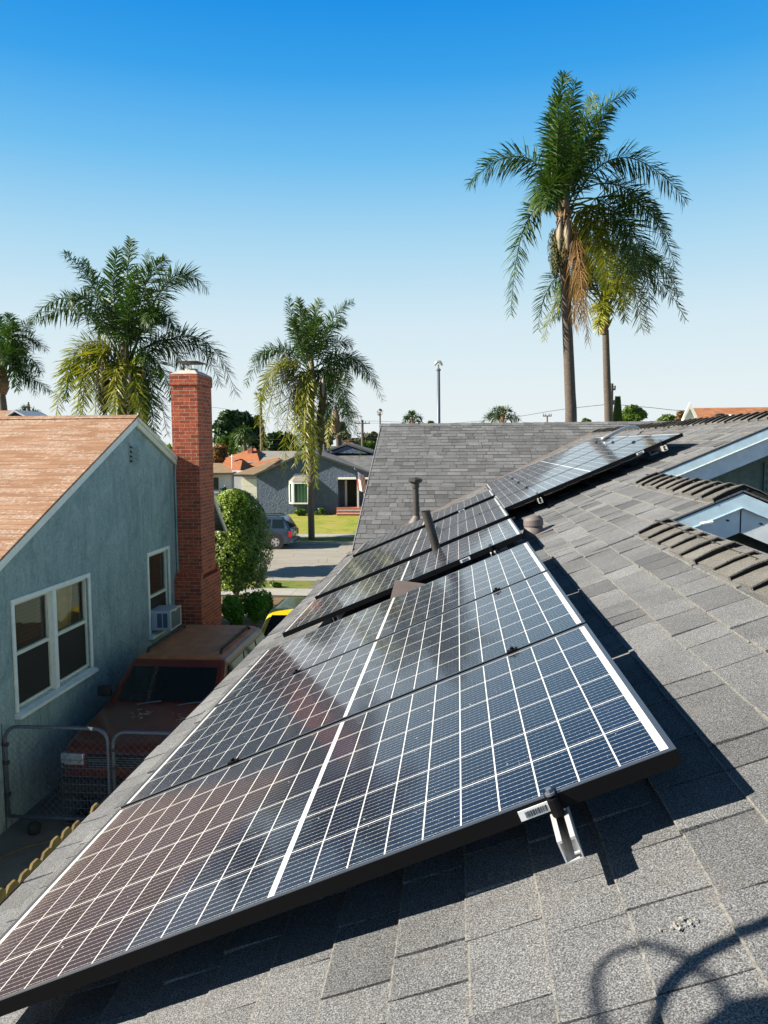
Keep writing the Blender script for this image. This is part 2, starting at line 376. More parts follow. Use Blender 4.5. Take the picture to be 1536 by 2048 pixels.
cr = g.math('LESS_THAN', g.voro(.55, 'DISTANCE_TO_EDGE'), .006); g.color(g.mix(g.math('MULTIPLY', cr, .7), c_, (.10, .09, .08))); g.set(Roughness=.9); g.bump(g.noise(60, 3, .7), .3, .004); M_road = g.m
def m_lawn(name, a, b, c):
    g = G(name); k = g.ramp(g.noise(.7, 7, .8, dist=.9), [(.38, a), (.5, b), (.6, c)]); k = g.mix(1.0, k, g.ramp(g.noise(25, 4, .8), [(.3, .6), (.7, 1.35)]), 'MULTIPLY')
    g.color(k); g.set(Roughness=.95); g.bump(g.noise(50, 3, .8), .8, .03); return g.m
M_lawn = m_lawn('shadow_mottled_lawn', (.158, .224, .013), (.277, .304, .026), (.370, .304, .079))  # greener noise patches also paint the shadow patches on the lawn
M_lawn2 = m_lawn('verge_grass', (.086, .145, .013), (.158, .198, .020), (.224, .198, .046))
mb = MB(); vs = []; ys = [-60, -20, 0, 12]+[12+k*.95 for k in range(1, 16)]+[27, 31.0, 34, 40, 60, 200, 3500]
for y in ys: vs += [(-3000, y, gz(y)-.02), (-40, y, gz(y)-.02), (40, y, gz(y)-.02), (3000, y, gz(y)-.02)]
mb.add(vs, [(j*4+i, j*4+i+1, j*4+i+5, j*4+i+4) for j in range(len(ys)-1) for i in range(3)])
tag(mb.build('ground', M_ground), kind='structure')
sheet('driveway', -5.4, -1.3, -4, 27.4, M_conc, .0)
sheet('sidewalk', -60, 60, 27.4, 28.75, M_walk, .012)
mb = MB(); mb.box((-60, 28.75, ZS-.1), (60, 30.55, ZS+.0)); tag(mb.build('verge', M_lawn2), kind='structure')
sheet('driveway', -5.6, -1.2, 28.75, 30.7, M_conc, .016)
mb = MB(); mb.box((-60, 30.55, ZS-.3), (60, 30.7, ZS+.01)); tag(mb.build('kerb', M_walk), kind='structure')
sheet('road', -70, 70, 30.7, 41.9, M_road, -.005)
mb = MB(); mb.box((-60, 41.9, ZS-.3), (60, 42.05, ZS+.13)); tag(mb.build('kerb', M_walk), kind='structure')
mb = MB(); mb.box((-60, 42.05, ZS-.1), (60, 44.3, ZS+.12)); tag(mb.build('verge', M_lawn2), kind='structure')
mb = MB(); mb.box((-60, 44.3, ZS-.1), (60, 45.6, ZS+.14)); tag(mb.build('sidewalk', M_walk), kind='structure')
mb = MB(); mb.add([(-60, 45.6, ZS+.13), (60, 45.6, ZS+.13), (60, 57.5, ZS+.30), (-60, 57.5, ZS+.30)], [(0, 1, 2, 3)]); tag(mb.build('lawn', M_lawn), kind='structure')

# ------------------------------------------------------------------ the shingled house we look along
EAVE_S, R1, R2, R3 = -2.20, .685, 1.12, 2.36
Y1, Y2, YV = 4.30, 6.27, 11.0                # faces of the two stepped gables, valley foot
XE = roofpt(EAVE_S, 0).x; ZE = roofpt(EAVE_S, 0).z
XV = -1.5
house = thing('shingle_roof_house', 'house under grey asphalt shingles with stepped gables, carrying the solar panels', 'house', (0, 0, ZG))
house.location = (0, 0, 0)
def shingle_field(mb, origin, u, v, n, s0, s1, t0, t1, inside, expo=.143, seed=1):
    """courses of laminated tabs; origin + u*s + v*t ; u = up the slope, butts face down the slope"""
    rnd = random.Random(seed); k = 0; s = s0
    while s < s1-1e-4:
        t = t0-rnd.random()*.3; top = min(s+expo+.012, s1)
        while t < t1:
            wd = rnd.choice((.11, .14, .17, .20, .24, .30)) + rnd.uniform(-.015, .015)
            a, b = max(t, t0), min(t+wd, t1)
            t += wd
            if b-a < .02 or not inside((s+.02), (a+b)/2): continue
            hb = rnd.choice((.0085, .0135, .0145)) ; gap = rnd.choice((.0014, .0026, .0032, .0038)); ht = .004
            wob = [rnd.uniform(-.0022, .0022) for _ in range(4)]
            tint = min(1, max(0, rnd.gauss(.52, .19)))
            if rnd.random() < .10: tint = max(0, tint-.35)
            j = rnd.uniform(-.003, .003)
            def q(ss, tt, h): return origin+u*ss+v*tt+n*h
            a2, b2 = a+gap, b-gap
            mid_s = s+expo*.5
            vs = [q(s+j, a2+wob[0], .0), q(s+j, b2+wob[1], .0), q(s+j, b2+wob[1], hb), q(s+j, a2+wob[0], hb),
                  q(mid_s, a2+wob[2], 0), q(mid_s, b2+wob[3], 0), q(mid_s, b2+wob[3], (hb+ht)/2), q(mid_s, a2+wob[2], (hb+ht)/2),
                  q(top, a2, 0), q(top, b2, 0), q(top, b2, ht), q(top, a2, ht)]
            kx = rnd.uniform(.0022, .0040)/(expo*.5-j); es = [vs[3].lerp(vs[7], kx), vs[2].lerp(vs[6], kx)]; vs = vs+es
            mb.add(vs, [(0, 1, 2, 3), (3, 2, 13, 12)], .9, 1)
            mb.add(vs, [(12, 13, 6, 7), (7, 6, 10, 11), (1, 5, 6, 2), (5, 9, 10, 6), (0, 3, 7, 4), (4, 7, 11, 8)], tint, 0)
        s += expo; k += 1
def slim(y): return R1 if y < Y1 else (R2 if y < Y2 else R3)
mb = MB()
def ins_main(s, y):
    if y > YV-.1: return roofpt(s, y).x > XV+(y-YV)+.02
    return True
for ya_, yb_, sm_, sd_ in ((-2.6, Y1-.03, R1, 3), (Y1-.03, Y2-.03, R2, 13), (Y2-.03, 15.3, R3, 23)):
    shingle_field(mb, Vector((RO.x, 0, RO.z)), U, Vector((0, 1, 0)), N, EAVE_S, sm_, ya_, yb_, ins_main, seed=sd_)
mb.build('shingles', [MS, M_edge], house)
# deck sheets under the tabs (real plane, no gaps to see through)
def rq(s, y, h=-.002): return roofpt(s, y, h)
mb = MB()
def slab(mb, pts, th, n): mb.prism([Vector(p) for p in pts], -n*th)
slab(mb, [rq(EAVE_S, -2.6), rq(R1, -2.6), rq(R1, Y1), rq(EAVE_S, Y1)], .03, N)
slab(mb, [rq(EAVE_S, Y1), rq(R2, Y1), rq(R2, Y2), rq(EAVE_S, Y2)], .03, N)
pV = rq(R3, 0).x; yv3 = YV+(pV-XV)
slab(mb, [rq(EAVE_S, Y2), rq(R3, Y2), rq(R3, yv3), rq(EAVE_S, YV)], .03, N)
# right-hand slopes, mirrored about each ridge
NR = Vector((math.sin(AL), 0, math.cos(AL))); 
for s_, ya, yb in ((R1, -2.6, Y1), (R2, Y1, Y2), (R3, Y2, yv3)):
    t_ = rq(s_, 0); w_ = (t_.x-XE); zlow = t_.z-w_*math.tan(AL)
    slab(mb, [Vector((t_.x, ya, t_.z)), Vector((t_.x+w_, ya, zlow)), Vector((t_.x+w_, yb, zlow)), Vector((t_.x, yb, t_.z))], .03, NR)
mb.build('roof_deck', M_under_shade, house)
mb = MB()
for s_, ya, yb, sd in ((R1, -2.6, Y1, 5), (R2, Y1, Y2, 6)):
    t_ = roofpt(s_, 0); w_ = (t_.x-XE)/math.cos(AL)
    shingle_field(mb, Vector((t_.x, 0, t_.z))-Vector((-math.cos(AL), 0, math.sin(AL)))*w_, Vector((-math.cos(AL), 0, math.sin(AL))), Vector((0, 1, 0)), NR, 0, w_, ya, yb, lambda s, t: True, seed=sd)
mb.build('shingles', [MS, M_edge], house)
# cross gable: near slope rises away from us
ridgeY, = (15.57,); zr = .43
tb = AL; UY = Vector((0, math.cos(tb), math.sin(tb))); NY = Vector((0, -math.sin(tb), math.cos(tb)))
o0 = Vector((0, YV, roofpt(EAVE_S, 0).z+.0)); LS = (ridgeY-YV)/math.cos(tb)
zr = o0.z+LS*math.sin(tb)
mb = MB()
def ins_cross(s, x):
    y = YV+s*math.cos(tb); return x < XV+(y-YV)+.05+.0 or y > yv3
shingle_field(mb, o0, UY, Vector((1, 0, 0)), NY, -.1, LS, XV, 10.5, ins_cross, seed=11)
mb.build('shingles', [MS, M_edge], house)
mb = MB()
def cq(s, x): return o0+UY*s+Vector((x, 0, 0))-NY*.002
slab(mb, [cq(0, XV), cq(LS, XV+ridgeY-YV), cq(LS, XV)], .03, NY)
slab(mb, [cq((yv3-YV)/math.cos(tb), pV), cq((yv3-YV)/math.cos(tb), 10.5), cq(LS, 10.5), cq(LS, XV+ridgeY-YV)], .03, NY)
NYb = Vector((0, math.sin(tb), math.cos(tb)))
slab(mb, [Vector((XV, ridgeY, zr-.002)), Vector((10.5, ridgeY, zr-.002)), Vector((10.5, 2*ridgeY-YV, o0.z)), Vector((XV, 2*ridgeY-YV, o0.z))], .03, NYb)
mb.build('roof_deck', M_under_shade, house)
# valley flashing
mb = MB(); a_ = roofpt(EAVE_S+.02, YV+.0, .012); b_ = roofpt(R3, yv3, .012)
mb.quad([a_+Vector((-.06, .06, 0)), a_+Vector((.05, -.05, 0)), b_+Vector((.05, -.05, 0)), b_+Vector((-.06, .06, 0))]); mb.build('valley_flashing', M_flash, house)
# ridge caps
def caps(p0, p1, na, nb, da, db, wing, expo, thick, seed, mbx, dark=False):
    """p0->p1 along the ridge; butts look towards p0"""
    rnd = random.Random(seed); d = (p1-p0); L_ = d.length; d.normalize(); k = 0; t = 0
    while t < L_-.02:
        e = expo; up = (na+nb).normalized()
        th = thick*rnd.uniform(.85, 1.15); wg = wing*rnd.uniform(.93, 1.05); q = p0+d*(t+rnd.uniform(-.008, .008)); r_ = p0+d*min(L_, t+e+.03)
        lift = .009
        A = lambda P, w_, h: P+da*w_+na*(h+lift); B = lambda P, w_, h: P+db*w_+nb*(h+lift); T = lambda P, h: P+up*(h*1.05+lift)
        t0 = [A(q, wg, -.004), A(q, wg*.45, -.004), T(q, 0), B(q, wg*.45, -.004), B(q, wg, -.004)]
        t1 = [A(q, wg, th*.75), A(q, wg*.45, th), T(q, th), B(q, wg*.45, th), B(q, wg, th*.75)]
        u1 = [A(r_, wg, .004), A(r_, wg*.45, .006), T(r_, .006), B(r_, wg*.45, .006), B(r_, wg, .004)]
        vs = t0+t1+u1; tint = rnd.uniform(.2, .9)
        ed = [v_-up*.006 for v_ in t1]; vs = vs+ed; inn = [v_+d*.012 for v_ in ed]+[v_+d*.012 for v_ in t0]; vs = vs+inn
        fs = [(15+i, 15+i+1, 5+i+1, 5+i) for i in range(4)]+[(5+i, 5+i+1, 10+i+1, 10+i) for i in range(4)]+[(0, 5, 10), (4, 14, 9)]
        mbx.add(vs, fs, tint); mbx.add(vs, [(25+i, 25+i+1, 20+i+1, 20+i) for i in range(4)], tint, 1 if dark else 0); t += e  # near-black inner butt face paints the shade under each lifted cap
UL = -U; UR = Vector((math.cos(AL), 0, -math.sin(AL)))
mb = MB()
for s_, ya, yb, sd in ((R1, -2.6, Y1-.02, 1), (R2, Y1-.03, Y2-.02, 2), (R3, Y2-.03, yv3+.1, 3)):
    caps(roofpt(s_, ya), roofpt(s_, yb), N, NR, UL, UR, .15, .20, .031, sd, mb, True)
mb.build('ridge_cap', [MC, M_under_shade], house)
mb = MB(); caps(Vector((XV-.03, ridgeY, zr)), Vector((10.5, ridgeY, zr)), NY, NYb, -UY, Vector((0, math.cos(tb), -math.sin(tb))), .13, .2, .014, 9, mb)
mb.build('ridge_cap', MS, house)
# rake boards of the stepped gables
def rakes(Yf, sR, xend):
    top = roofpt(sR, Yf); 
    x0 = top.x; z0 = top.z
    for sgn in (-1, 1):
        L_ = 3.2
        d = Vector((sgn*math.cos(AL), 0, -math.sin(AL))); dn = Vector((0, 0, -1))
        for nm, y_off, h0, h1, mat_ in (('rake_trim', -.030, .006, .078, M_bluewhite), ('rake_board', -.004, .078, .215, M_paleboard)):
            mb = MB(); a = Vector((x0, Yf+y_off, z0)); e = a+d*L_
            mb.prism([a+dn*h0, a+dn*h1, e+dn*h1, e+dn*h0], (0, .034 if nm == 'rake_trim' else .024, 0)); fixn(mb.build(nm, mat_, house))
        mb = MB(); a = Vector((x0, Yf-.034, z0)); e = a+d*L_
        mb.prism([a+dn*.078, a+dn*.083, e+dn*.083, e+dn*.078], (0, .02, 0)); fixn(mb.build('drip_edge', M_white if Yf > 5 else M_bluewhite, house))
        mb = MB(); a = Vector((x0, Yf+.021, z0-.2)); e = a+d*L_
        mb.prism([a, e, e+Vector((0, .38, 0)), a+Vector((0, .38, 0))], (0, 0, -.01)); fixn(mb.build('soffit', M_paleboard, house))
        mb = MB(); n_ = N if sgn < 0 else NR
        a = Vector((x0, Yf-.034, z0)); e = a+d*L_
        mb.prism([a+n_*.004, e+n_*.004, e+n_*.012, a+n_*.012], (0, .04, 0)); fixn(mb.build('starter_strip', MS, house))
    mb = MB(); mb.box((x0-.003, Yf-.006, z0-.215), (x0+.003, Yf-.0035, z0-.085)); mb.build('board_joint', M_dark, house)
    mb = MB(); w_ = x0-XE-.35; zb = z0-.08-w_*math.tan(AL)
    mb.prism([Vector((x0, Yf+.4, z0-.08)), Vector((x0-w_, Yf+.4, zb)), Vector((x0-w_, Yf+.4, ZG)), Vector((x0+w_, Yf+.4, ZG)), Vector((x0+w_, Yf+.4, zb))], (0, .15, 0))
    fixn(mb.build('gable_wall', M_ourwall, house))
rakes(Y1, R2, 4); rakes(Y2, R3, 7)
# louvred vent in the tall gable wall, seen at the right edge
va = PY(1527, 925, Y2+.395); vb = PY(1536, 1000, Y2+.395)
mb = MB(); mb.box((va.x, Y2+.37, vb.z), (va.x+.4, Y2+.398, va.z)); mb.build('vent_frame', M_ourwall, house, bevel=.004)
mb = MB()
for k in range(5):
    z = vb.z+(va.z-vb.z)*(k+.5)/5; mb.box((va.x+.02, Y2+.355, z-.02), (va.x+.38, Y2+.3695, z+.012))
mb.build('vent_louvre', M_ourwall, house)
# nails and split marks on the painted board
mb = MB()
for (px, py) in ((1453, 1026), (1455, 1041), (1522, 1048)):
    p = PY(px, py, Y1-.006); mb.prism([p+Vector((-.012, 0, .003)), p+Vector((.002, 0, .006)), p+Vector((.014, 0, -.002)), p+Vector((.0, 0, -.007))], (0, .004, 0))
fixn(mb.build('chipped_paint', M_pipe, house))
# fascia, gutterless eave, walls
mb = MB(); mb.box((XE-.005, -2.6, ZE-.16), (XE+.02, YV+.1, ZE-.012)); mb.build('fascia', M_bluewhite, house)
mb = MB(); mb.box((XE-.02, -2.6, ZE-.012), (XE+.05, YV+.1, ZE+.001)); mb.build('drip_edge', M_black, house)
mb = MB(); mb.prism([cq(0, XV-.005)+Vector((0, 0, -.02)), cq(LS, XV-.005)+Vector((0, 0, -.02)), cq(LS, XV-.005)+Vector((0, 0, -.2)), cq(0, XV-.005)+Vector((0, 0, -.2))], (.025, 0, 0)); fixn(mb.build('fascia', M_bluewhite, house))
mb = MB(); mb.prism([cq(0, XV-.018)+Vector((0, 0, .018)), cq(LS, XV-.018)+Vector((0, 0, .018)), cq(LS, XV-.018)+Vector((0, 0, -.02)), cq(0, XV-.018)+Vector((0, 0, -.02))], (.013, 0, 0)); fixn(mb.build('drip_edge', M_conduit, house))
mb = MB(); mb.box((XE+.45, -2.2, ZG-.9), (XE+.6, 19.5, ZE-.01)); mb.box((XE+.6, -2.2, ZG-.9), (3.3, -2.05, ZE-.01)); mb.box((3.3, -2.2, ZG-.9), (3.45, Y1+.4, ZE-.01)); mb.box((XE+.6, 19.35, ZG-.9), (10, 19.5, ZE-.01))
mb.build('wall', M_ourwall, house)
mb = MB(); mb.prism([Vector((XE+.45, YV+.5, ZE-.01)), Vector((XE+.45, 2*ridgeY-YV-.5, ZE-.01)), Vector((XE+.45, ridgeY, zr-.2))], (.15, 0, 0)); fixn(mb.build('gable_wall', M_ourwall, house))

# ------------------------------------------------------------------ solar panels
PW, PL = 1.0, 1.69
def s_on(px, py): d = ray(px, py); P_ = d*(O.dot(N)/d.dot(N)); return (P_-O).dot(U)
W_IN = 1.0214
def make_panel(label, sticker):
    t = thing('solar_panel', label, 'solar panel', (0, 0, 0), group='solar panels on the grey shingle roof')
    mb = MB(); h = .033; lw = .011
    for a, b in (((0, 0), (PL, lw)), ((0, PW-lw), (PL, PW)), ((0, lw), (lw, PW-lw)), ((PL-lw, lw), (PL, PW-lw))):
        mb.box((a[0], a[1], -h), (b[0], b[1], -.0012), mi=0)
        mb.box((a[0], a[1], -.0012), (b[0], b[1], 0.0), mi=1)
    mb.build('frame', [M_black, M_lip], t)
    mb = MB(); mb.box((lw+.0004, lw+.0004, -.006), (PL-lw-.0004, PW-lw-.0004, -.0016)); mb.build('cell_sheet', M_cells, t)
    mb = MB(); mb.box((.05, .05, -.012), (PL-.05, PW-.05, -.0085)); mb.build('back_sheet', M_dark, t)
    if sticker: add_sticker(t)
    return t
def add_sticker(t, o_idx=0):
    x = PL+(s_on(1100, 1597) if o_idx == 0 else -.36)-.0
    mb = MB(); mb.box((x-.068, -.0022, -.028), (x, -.0003, -.008)); st = mb.build('sticker', M_sticker, t)
    mb = MB(); rnd = random.Random(4); q = x-.056
    while q < x-.012:
        w_ = rnd.choice((.0008, .0014, .0022)); mb.box((q, -.0031, -.0245), (q+w_, -.0023, -.0125)); q += w_+rnd.choice((.0009, .0016))
    mb.build('barcode', M_ink, st)
P_W = 1.0214
yscale = P_W/PW
ts = [(0, 0.0, 'near'), (0, P_W+.02, ''), (0, 2*(P_W+.02), ''), (0, 3.53, 's'), (0, 4.735, ''), (0, 4.735+P_W+.02, ''), (0, 7.07, 's')]
lab = ['nearest solar panel of the lower row, barcode sticker and clamp on its long near edge',
       'solar panel of the lower row touching the far side of the nearest panel',
       'lower row panel just in front of the black gap with the triangular flashing',
       'lower row panel between the triangular flashing and the foot of the leaning vent pipe',
       'solar panel of the lower row just beyond the foot of the leaning vent pipe',
       'lower row panel just in front of the last thin strip by the upright capped pipe',
       'last panel of the lower row, a thin strip before the upright capped pipe']
upl = ['nearest panel of the upper array, its long black edge over shadowed shingles', 'second panel of the upper array counted from its long black near edge',
       'third panel of the upper array counted from its long black near edge', 'farthest panel of the upper array, by the valley and the curved grey conduit']
p0 = make_panel('x', False)
base_children = list(p0.children)
panels = []
def place_panel(o, s_low, t, label, sticker, dn=0.0, xs=1.0):
    loc = O+U*s_low+Vector((0, t, 0))+N*dn
    o.location = loc; o.rotation_euler = (0, -AL, 0); o.scale = (xs, yscale, 1); o['label'] = label
    if sticker: add_sticker(o, 0 if t == 0 else 1)
for i, (s_, t_, k_) in enumerate(ts):
    o = p0 if i == 0 else copy_tree(panels[0])
    if i > 0 and panels[0].get('_s'):
        pass
    panels.append(o)
for i in range(4): panels.append(copy_tree(panels[0]))
for i, (s_, t_, k_) in enumerate(ts):
    place_panel(panels[i], -PL+s_, t_, lab[i], k_ != '', (0, 0, 0, 0, .008, .008, .016)[i])
for i in range(4):
    place_panel(panels[7+i], -.015, 5.46+i*(P_W+.018), upl[i], i == 0, 0.0, .975)
# rails with clamps
def rail(s, t0, t1, gaps, label, near_ext, big):
    """aluminium channel under the panels; local x up the slope, y along the eaves"""
    r = thing('mounting_rail', label, 'mounting rail', O+U*s+Vector((0, t0, 0))-N*.0335, group='mounting rails under the solar panels', rot=(0, -AL, 0))
    mb = MB(); L_ = t1-t0; w_ = .034; h = .042
    # open C-channel profile extruded
    prof = [(-w_/2, -.001), (-.008, -.001), (-.008, -.006), (-w_/2+.003, -.006), (-w_/2+.003, -h), (w_/2-.003, -h), (w_/2-.003, -.034), (.004, -.034), (.004, -.031), (w_/2-.003, -.031), (w_/2-.003, -.006), (.008, -.006), (.008, -.001), (w_/2, -.001), (w_/2, -h-.003), (-w_/2, -h-.003)]
    mb.prism([Vector((x, 0, z)) for x, z in prof], (0, L_, 0)); fixn(mb.build('channel', M_alu, r))
    for g_ in gaps:
        y = g_-t0
        mb = MB(); mb.box((-.018, y-.012, .036), (.018, y+.012, .0415)); mb.box((-.006, y-.005, .0), (.006, y+.005, .036)); mb.tube([(0, y, .041), (0, y, .049)], .0065, 6); mb.build('mid_clamp', M_black, r)
    y = near_ext
    if not big: return r
    mb = MB(); mb.tube([(0, y-.016, .0), (0, y-.016, .036)], [.0125, .011], 12); mb.box((-.013, y-.014, .0385), (.013, y+.007, .042)); mb.build('end_clamp', M_black, r, bevel=.002)
    mb = MB(); mb.tube([(0, y-.014, .0415), (0, y-.014, .046)], .010, 12, mi=0); mb.tube([(0, y-.014, .046), (0, y-.014, .053)], .0062, 6); mb.build('bolt', M_steel, r)
    k = .75
    while k < L_-.1:
        mb = MB(); mb.box((.0205, k-.02, -.117), (.026, k+.02, -.02)); mb.box((.0205, k-.045, -.117), (.10, k+.045, -.110)); mb.build('foot', M_alu, r); k += 1.2
    return r
gs = s_on(1103, 1592)
g1 = (P_W+.01, 2*P_W+.03)
rail(gs, -.105, 3*P_W+.10, g1, 'aluminium rail end with bolted clamp sticking out below the nearest panel edge', .105, True)
rail(-1.25, .20, 3*P_W+.10, g1, 'aluminium rail under the lower ends of the three nearest panels', .02, False)
g2 = (4.735+P_W+.01,)
gs2 = s_on(979, 1088)
rail(gs2, 3.53-.075, 8.0, (4.60,)+g2, 'short aluminium rail end showing below the panel in front of the leaning pipe', .075, True)
rail(-1.33, 3.53+.03, 8.0, (4.60,)+g2, 'aluminium rail under the lower ends of the far panels of the lower row', .02, False)
g3 = tuple(5.46+i*(P_W+.018)-.009 for i in (1, 2, 3))
rail(s_on(1077, 990), 5.46-.075, 5.46+4*(P_W+.018), g3, 'aluminium rail end under the lower part of the upper array', .075, True)
rail(s_on(1322, 884), 5.46-.075, 5.46+4*(P_W+.018), g3, 'aluminium rail end near the raised upper corner of the upper array', .075, True)

# ------------------------------------------------------------------ things on the roof
def on_roof(px, py):
    d = ray(px, py); return d*((RO.dot(N))/d.dot(N))
# tall upright pipe with cap
b = on_roof(833.7, 1045.4); tp = PY(828, 958, b.y)
t = thing('vent_pipe', 'tall upright vent pipe with a flared cap before the cross gable roof', 'vent pipe', b)
mb = MB(); hh = tp.z-b.z; mb.tube([(0, 0, -.1), (-.02, 0, hh-.03)], .046, 20); mb.build('pipe', M_pipe, t, smooth=False)
mb = MB(); mb.tube([(-.02, 0, hh-.07), (-.02, 0, hh-.035), (-.02, 0, hh+.0), (-.02, 0, hh+.025)], [.058, .105, .105, .03], 8); mb.build('cap', M_pipe, t)
mb = MB(); mb.tube([(-.02, 0, hh-.13), (-.02, 0, hh-.06)], .058, 20); mb.build('collar', M_pipe, t)
mb = MB(); mb.tube([(-.03, 0, -.02), (-.0, 0, .10)], [.10, .05], 16); mb.build('flashing', M_flash, t)
b = (lambda d: d*(O.dot(N)/d.dot(N)))(ray(873, 1098)); tp = PY(851, 1022, b.y-.02)
t = thing('vent_pipe', 'leaning open topped dark vent pipe rising between the lower row panels', 'vent pipe', b)
dvec = tp-b; mb = MB(); mb.tube([dvec*-.6, dvec*0.0, dvec*.5, dvec], .034, 20, cap=False); mb.tube([dvec, dvec*.6], .029, 20, cap=False); mb.build('pipe', M_pipe, t)
mb = MB(); mb.tube([dvec*-.6, dvec*-.35], [.08, .04], 16); mb.build('flashing', M_flash, t)
# mushroom exhaust vent
b = on_roof(1067, 1072)
t = thing('exhaust_vent', 'squat round hooded exhaust vent at the upper edge of the panels', 'roof vent', b)
def ring(z, r_, sx=1): return (0, 0, z), r_
mb = MB(); mb.tube([(0, 0, -.07), (0, 0, .01), (0, 0, .09)], [.088, .080, .060], 24); mb.build('base', M_flash, t, smooth=True)
mb = MB(); mb.tube([(0, 0, .075), (0, 0, .078), (-.004, 0, .120), (-.008, 0, .142), (-.010, 0, .150)], [.060, .072, .070, .050, .012], 24); mb.build('hood', M_flash, t, smooth=False)
mb = MB(); mb.quad([N*.013+Vector((-.14, -.13, -.06)), N*.013+Vector((.14, -.13, .06)), N*.013+Vector((.14, .13, .06)), N*.013+Vector((-.14, .13, -.06))]); mb.build('flashing', M_flash, t)
# folded triangular flashing in the gap
yfl = O.y+3.34; a_ = PY(776, 1216, yfl)
t = thing('triangular_flashing', 'pinkish brown folded triangular flashing standing in the gap between panels', 'flashing', a_)
q0, q1, q3, q2 = [PY(x, y, yfl)-a_ for x, y in ((790, 1160), (850, 1168), (850, 1200), (776, 1216))]
mb = MB(); mb.prism([q0, q2, q3, q1], (0.0, .006, 0)); mb.prism([q0+Vector((0, .0065, 0)), q1+Vector((0, .0065, 0)), q1+Vector((.0, .12, -.10)), q0+Vector((0, .12, -.10))], (0, 0, -.003)); mb.box((q2.x, .0, -.12), (q3.x, .006, q2.z-.001)); fixn(mb.build('flashing_sheet', M_flash2, t))
# conduit over the upper array
pts = [PY(x, y, Y_) for x, y, Y_ in ((1205, 878, 9.9), (1225, 868, 10.1), (1243, 859, 10.3), (1258, 854.5, 10.5), (1268, 854, 10.6), (1276, 857, 10.7))]
one('conduit', (lambda m_: (m_.tube(pts, .022, 10), m_)[1])(MB()), M_conduit, 'curved pale grey conduit rising from the upper array to the ridge', 'conduit', smooth=True)
# turbine vent behind ridge
b = PY(1440, 842, 17.5); t = thing('turbine_vent', 'dark ribbed cylindrical vent standing up behind the far ridge', 'roof vent', (b.x, b.y, b.z-.35))
mb = MB(); k = .0; pz = []
for i in range(9): pz += [((0, 0, .3+i*.022), .105), ((0, 0, .311+i*.022), .088)]
mb.tube([p for p, r_ in pz], [r_ for p, r_ in pz], 20); mb.build('ribbed_drum', M_pipe, t)
mb = MB(); mb.tube([(0, 0, -.3), (0, 0, .31)], .08, 16); mb.build('neck', M_pipe, t)
mb = MB(); mb.tube([(0, 0, .49), (0, 0, .515)], [.11, .04], 20); mb.build('cap', M_pipe, t)
# small white scrap on ridge caps
p = on_roof(1423, 1071)+N*.05
mb = MB(); mb.prism([p+Vector((-.03, 0, 0)), p+Vector((.03, .01, .01)), p+Vector((.035, .045, .012)), p+Vector((-.02, .04, .004))], (0, 0, .006)); one('scrap', fixn and mb, M_white, 'small white scrap lying on the ridge caps below the near gable', 'scrap')
p = on_roof(1360, 1866)+N*.011
mb = MB(); M_mort2 = M('dried_droppings', (.30, .29, .26), .9, .3, 200); rnd = random.Random(2); e1_ = U; e2_ = Vector((0, 1, 0))
for k in range(18):
    c = p+e1_*rnd.gauss(0, .012)+e2_*rnd.gauss(0, .006); c = c-N*((c-RO).dot(N)-.0142); a0 = rnd.random()*3; ra, rb_ = rnd.uniform(.0012, .005), rnd.uniform(.0008, .002)
    mb.prism([c+(e1_*math.cos(a0)+e2_*math.sin(a0))*ra*math.cos(q*1.05)+(e2_*math.cos(a0)-e1_*math.sin(a0))*rb_*math.sin(q*1.05) for q in range(6)], N*.0008)
one('bird_dropping', mb, M_mort2, 'white splatter on a shingle near the looped cable shadow', 'dropping')

# unseen looped cable and its holder, added to cast shadows on the near shingles
def up_sun(px, py, dist): return on_roof(px, py)+to_sun*dist
def smoothpts(p, n=8):
    o_ = []
    for i in range(len(p)-1):
        a0 = p[max(i-1, 0)]; a1 = p[i]; a2 = p[i+1]; a3 = p[min(i+2, len(p)-1)]
        for k in range(n):
            t_ = k/n; o_.append(.5*((2*a1)+(a2-a0)*t_+(2*a0-5*a1+4*a2-a3)*t_**2+(-a0+3*a1-3*a2+a3)*t_**3))
    o_.append(p[-1]); return o_
cb = thing('shadow_cable', 'looped black cable on a post out of view, added to shadow the near shingles', 'cable', (0, 0, 0))
lp = [(1640, 1800), (1536, 1858), (1470, 1885), (1400, 1930), (1350, 1990), (1325, 2060), (1330, 2150)]
mb = MB(); mb.tube(smoothpts([up_sun(x, y, 1.9) for x, y in lp]), .0145, 8); mb.build('main_cable', M_wire, cb)
lp = [(1225, 2080), (1205, 2000), (1212, 1940), (1250, 1905), (1310, 1897), (1370, 1915), (1410, 1945), (1450, 1980), (1470, 2030), (1500, 2100)]
mb = MB(); mb.tube(smoothpts([up_sun(x, y, 2.7) for x, y in lp]), .008, 8); mb.build('shadow_loop', M_wire, cb)
mb = MB(); c = up_sun(1500, 2085, 2.4); mb.tube([c+Vector((0, -.22, -.05)), c+Vector((0, -.08, 0)), c+Vector((0, .03, .02)), c+Vector((0, .06, .03))], [.05, .07, .06, .02], 14); mb.build('shadow_block', M_conduit, cb, smooth=True)  # added lump whose shadow darkens the near roof corner
mb = MB(); c2 = c+Vector((0, -.2, -.05)); mb.tube([c2, Vector((c2.x, c2.y-.25, c2.z-.1)), Vector((c2.x, c2.y-.35, c2.z-.4)), Vector((c2.x, c2.y-.35, -1.6))], .03, 10); mb.build('shadow_mast', M_conduit, cb)  # added post that holds the unseen shadow casters

exec_parts = []
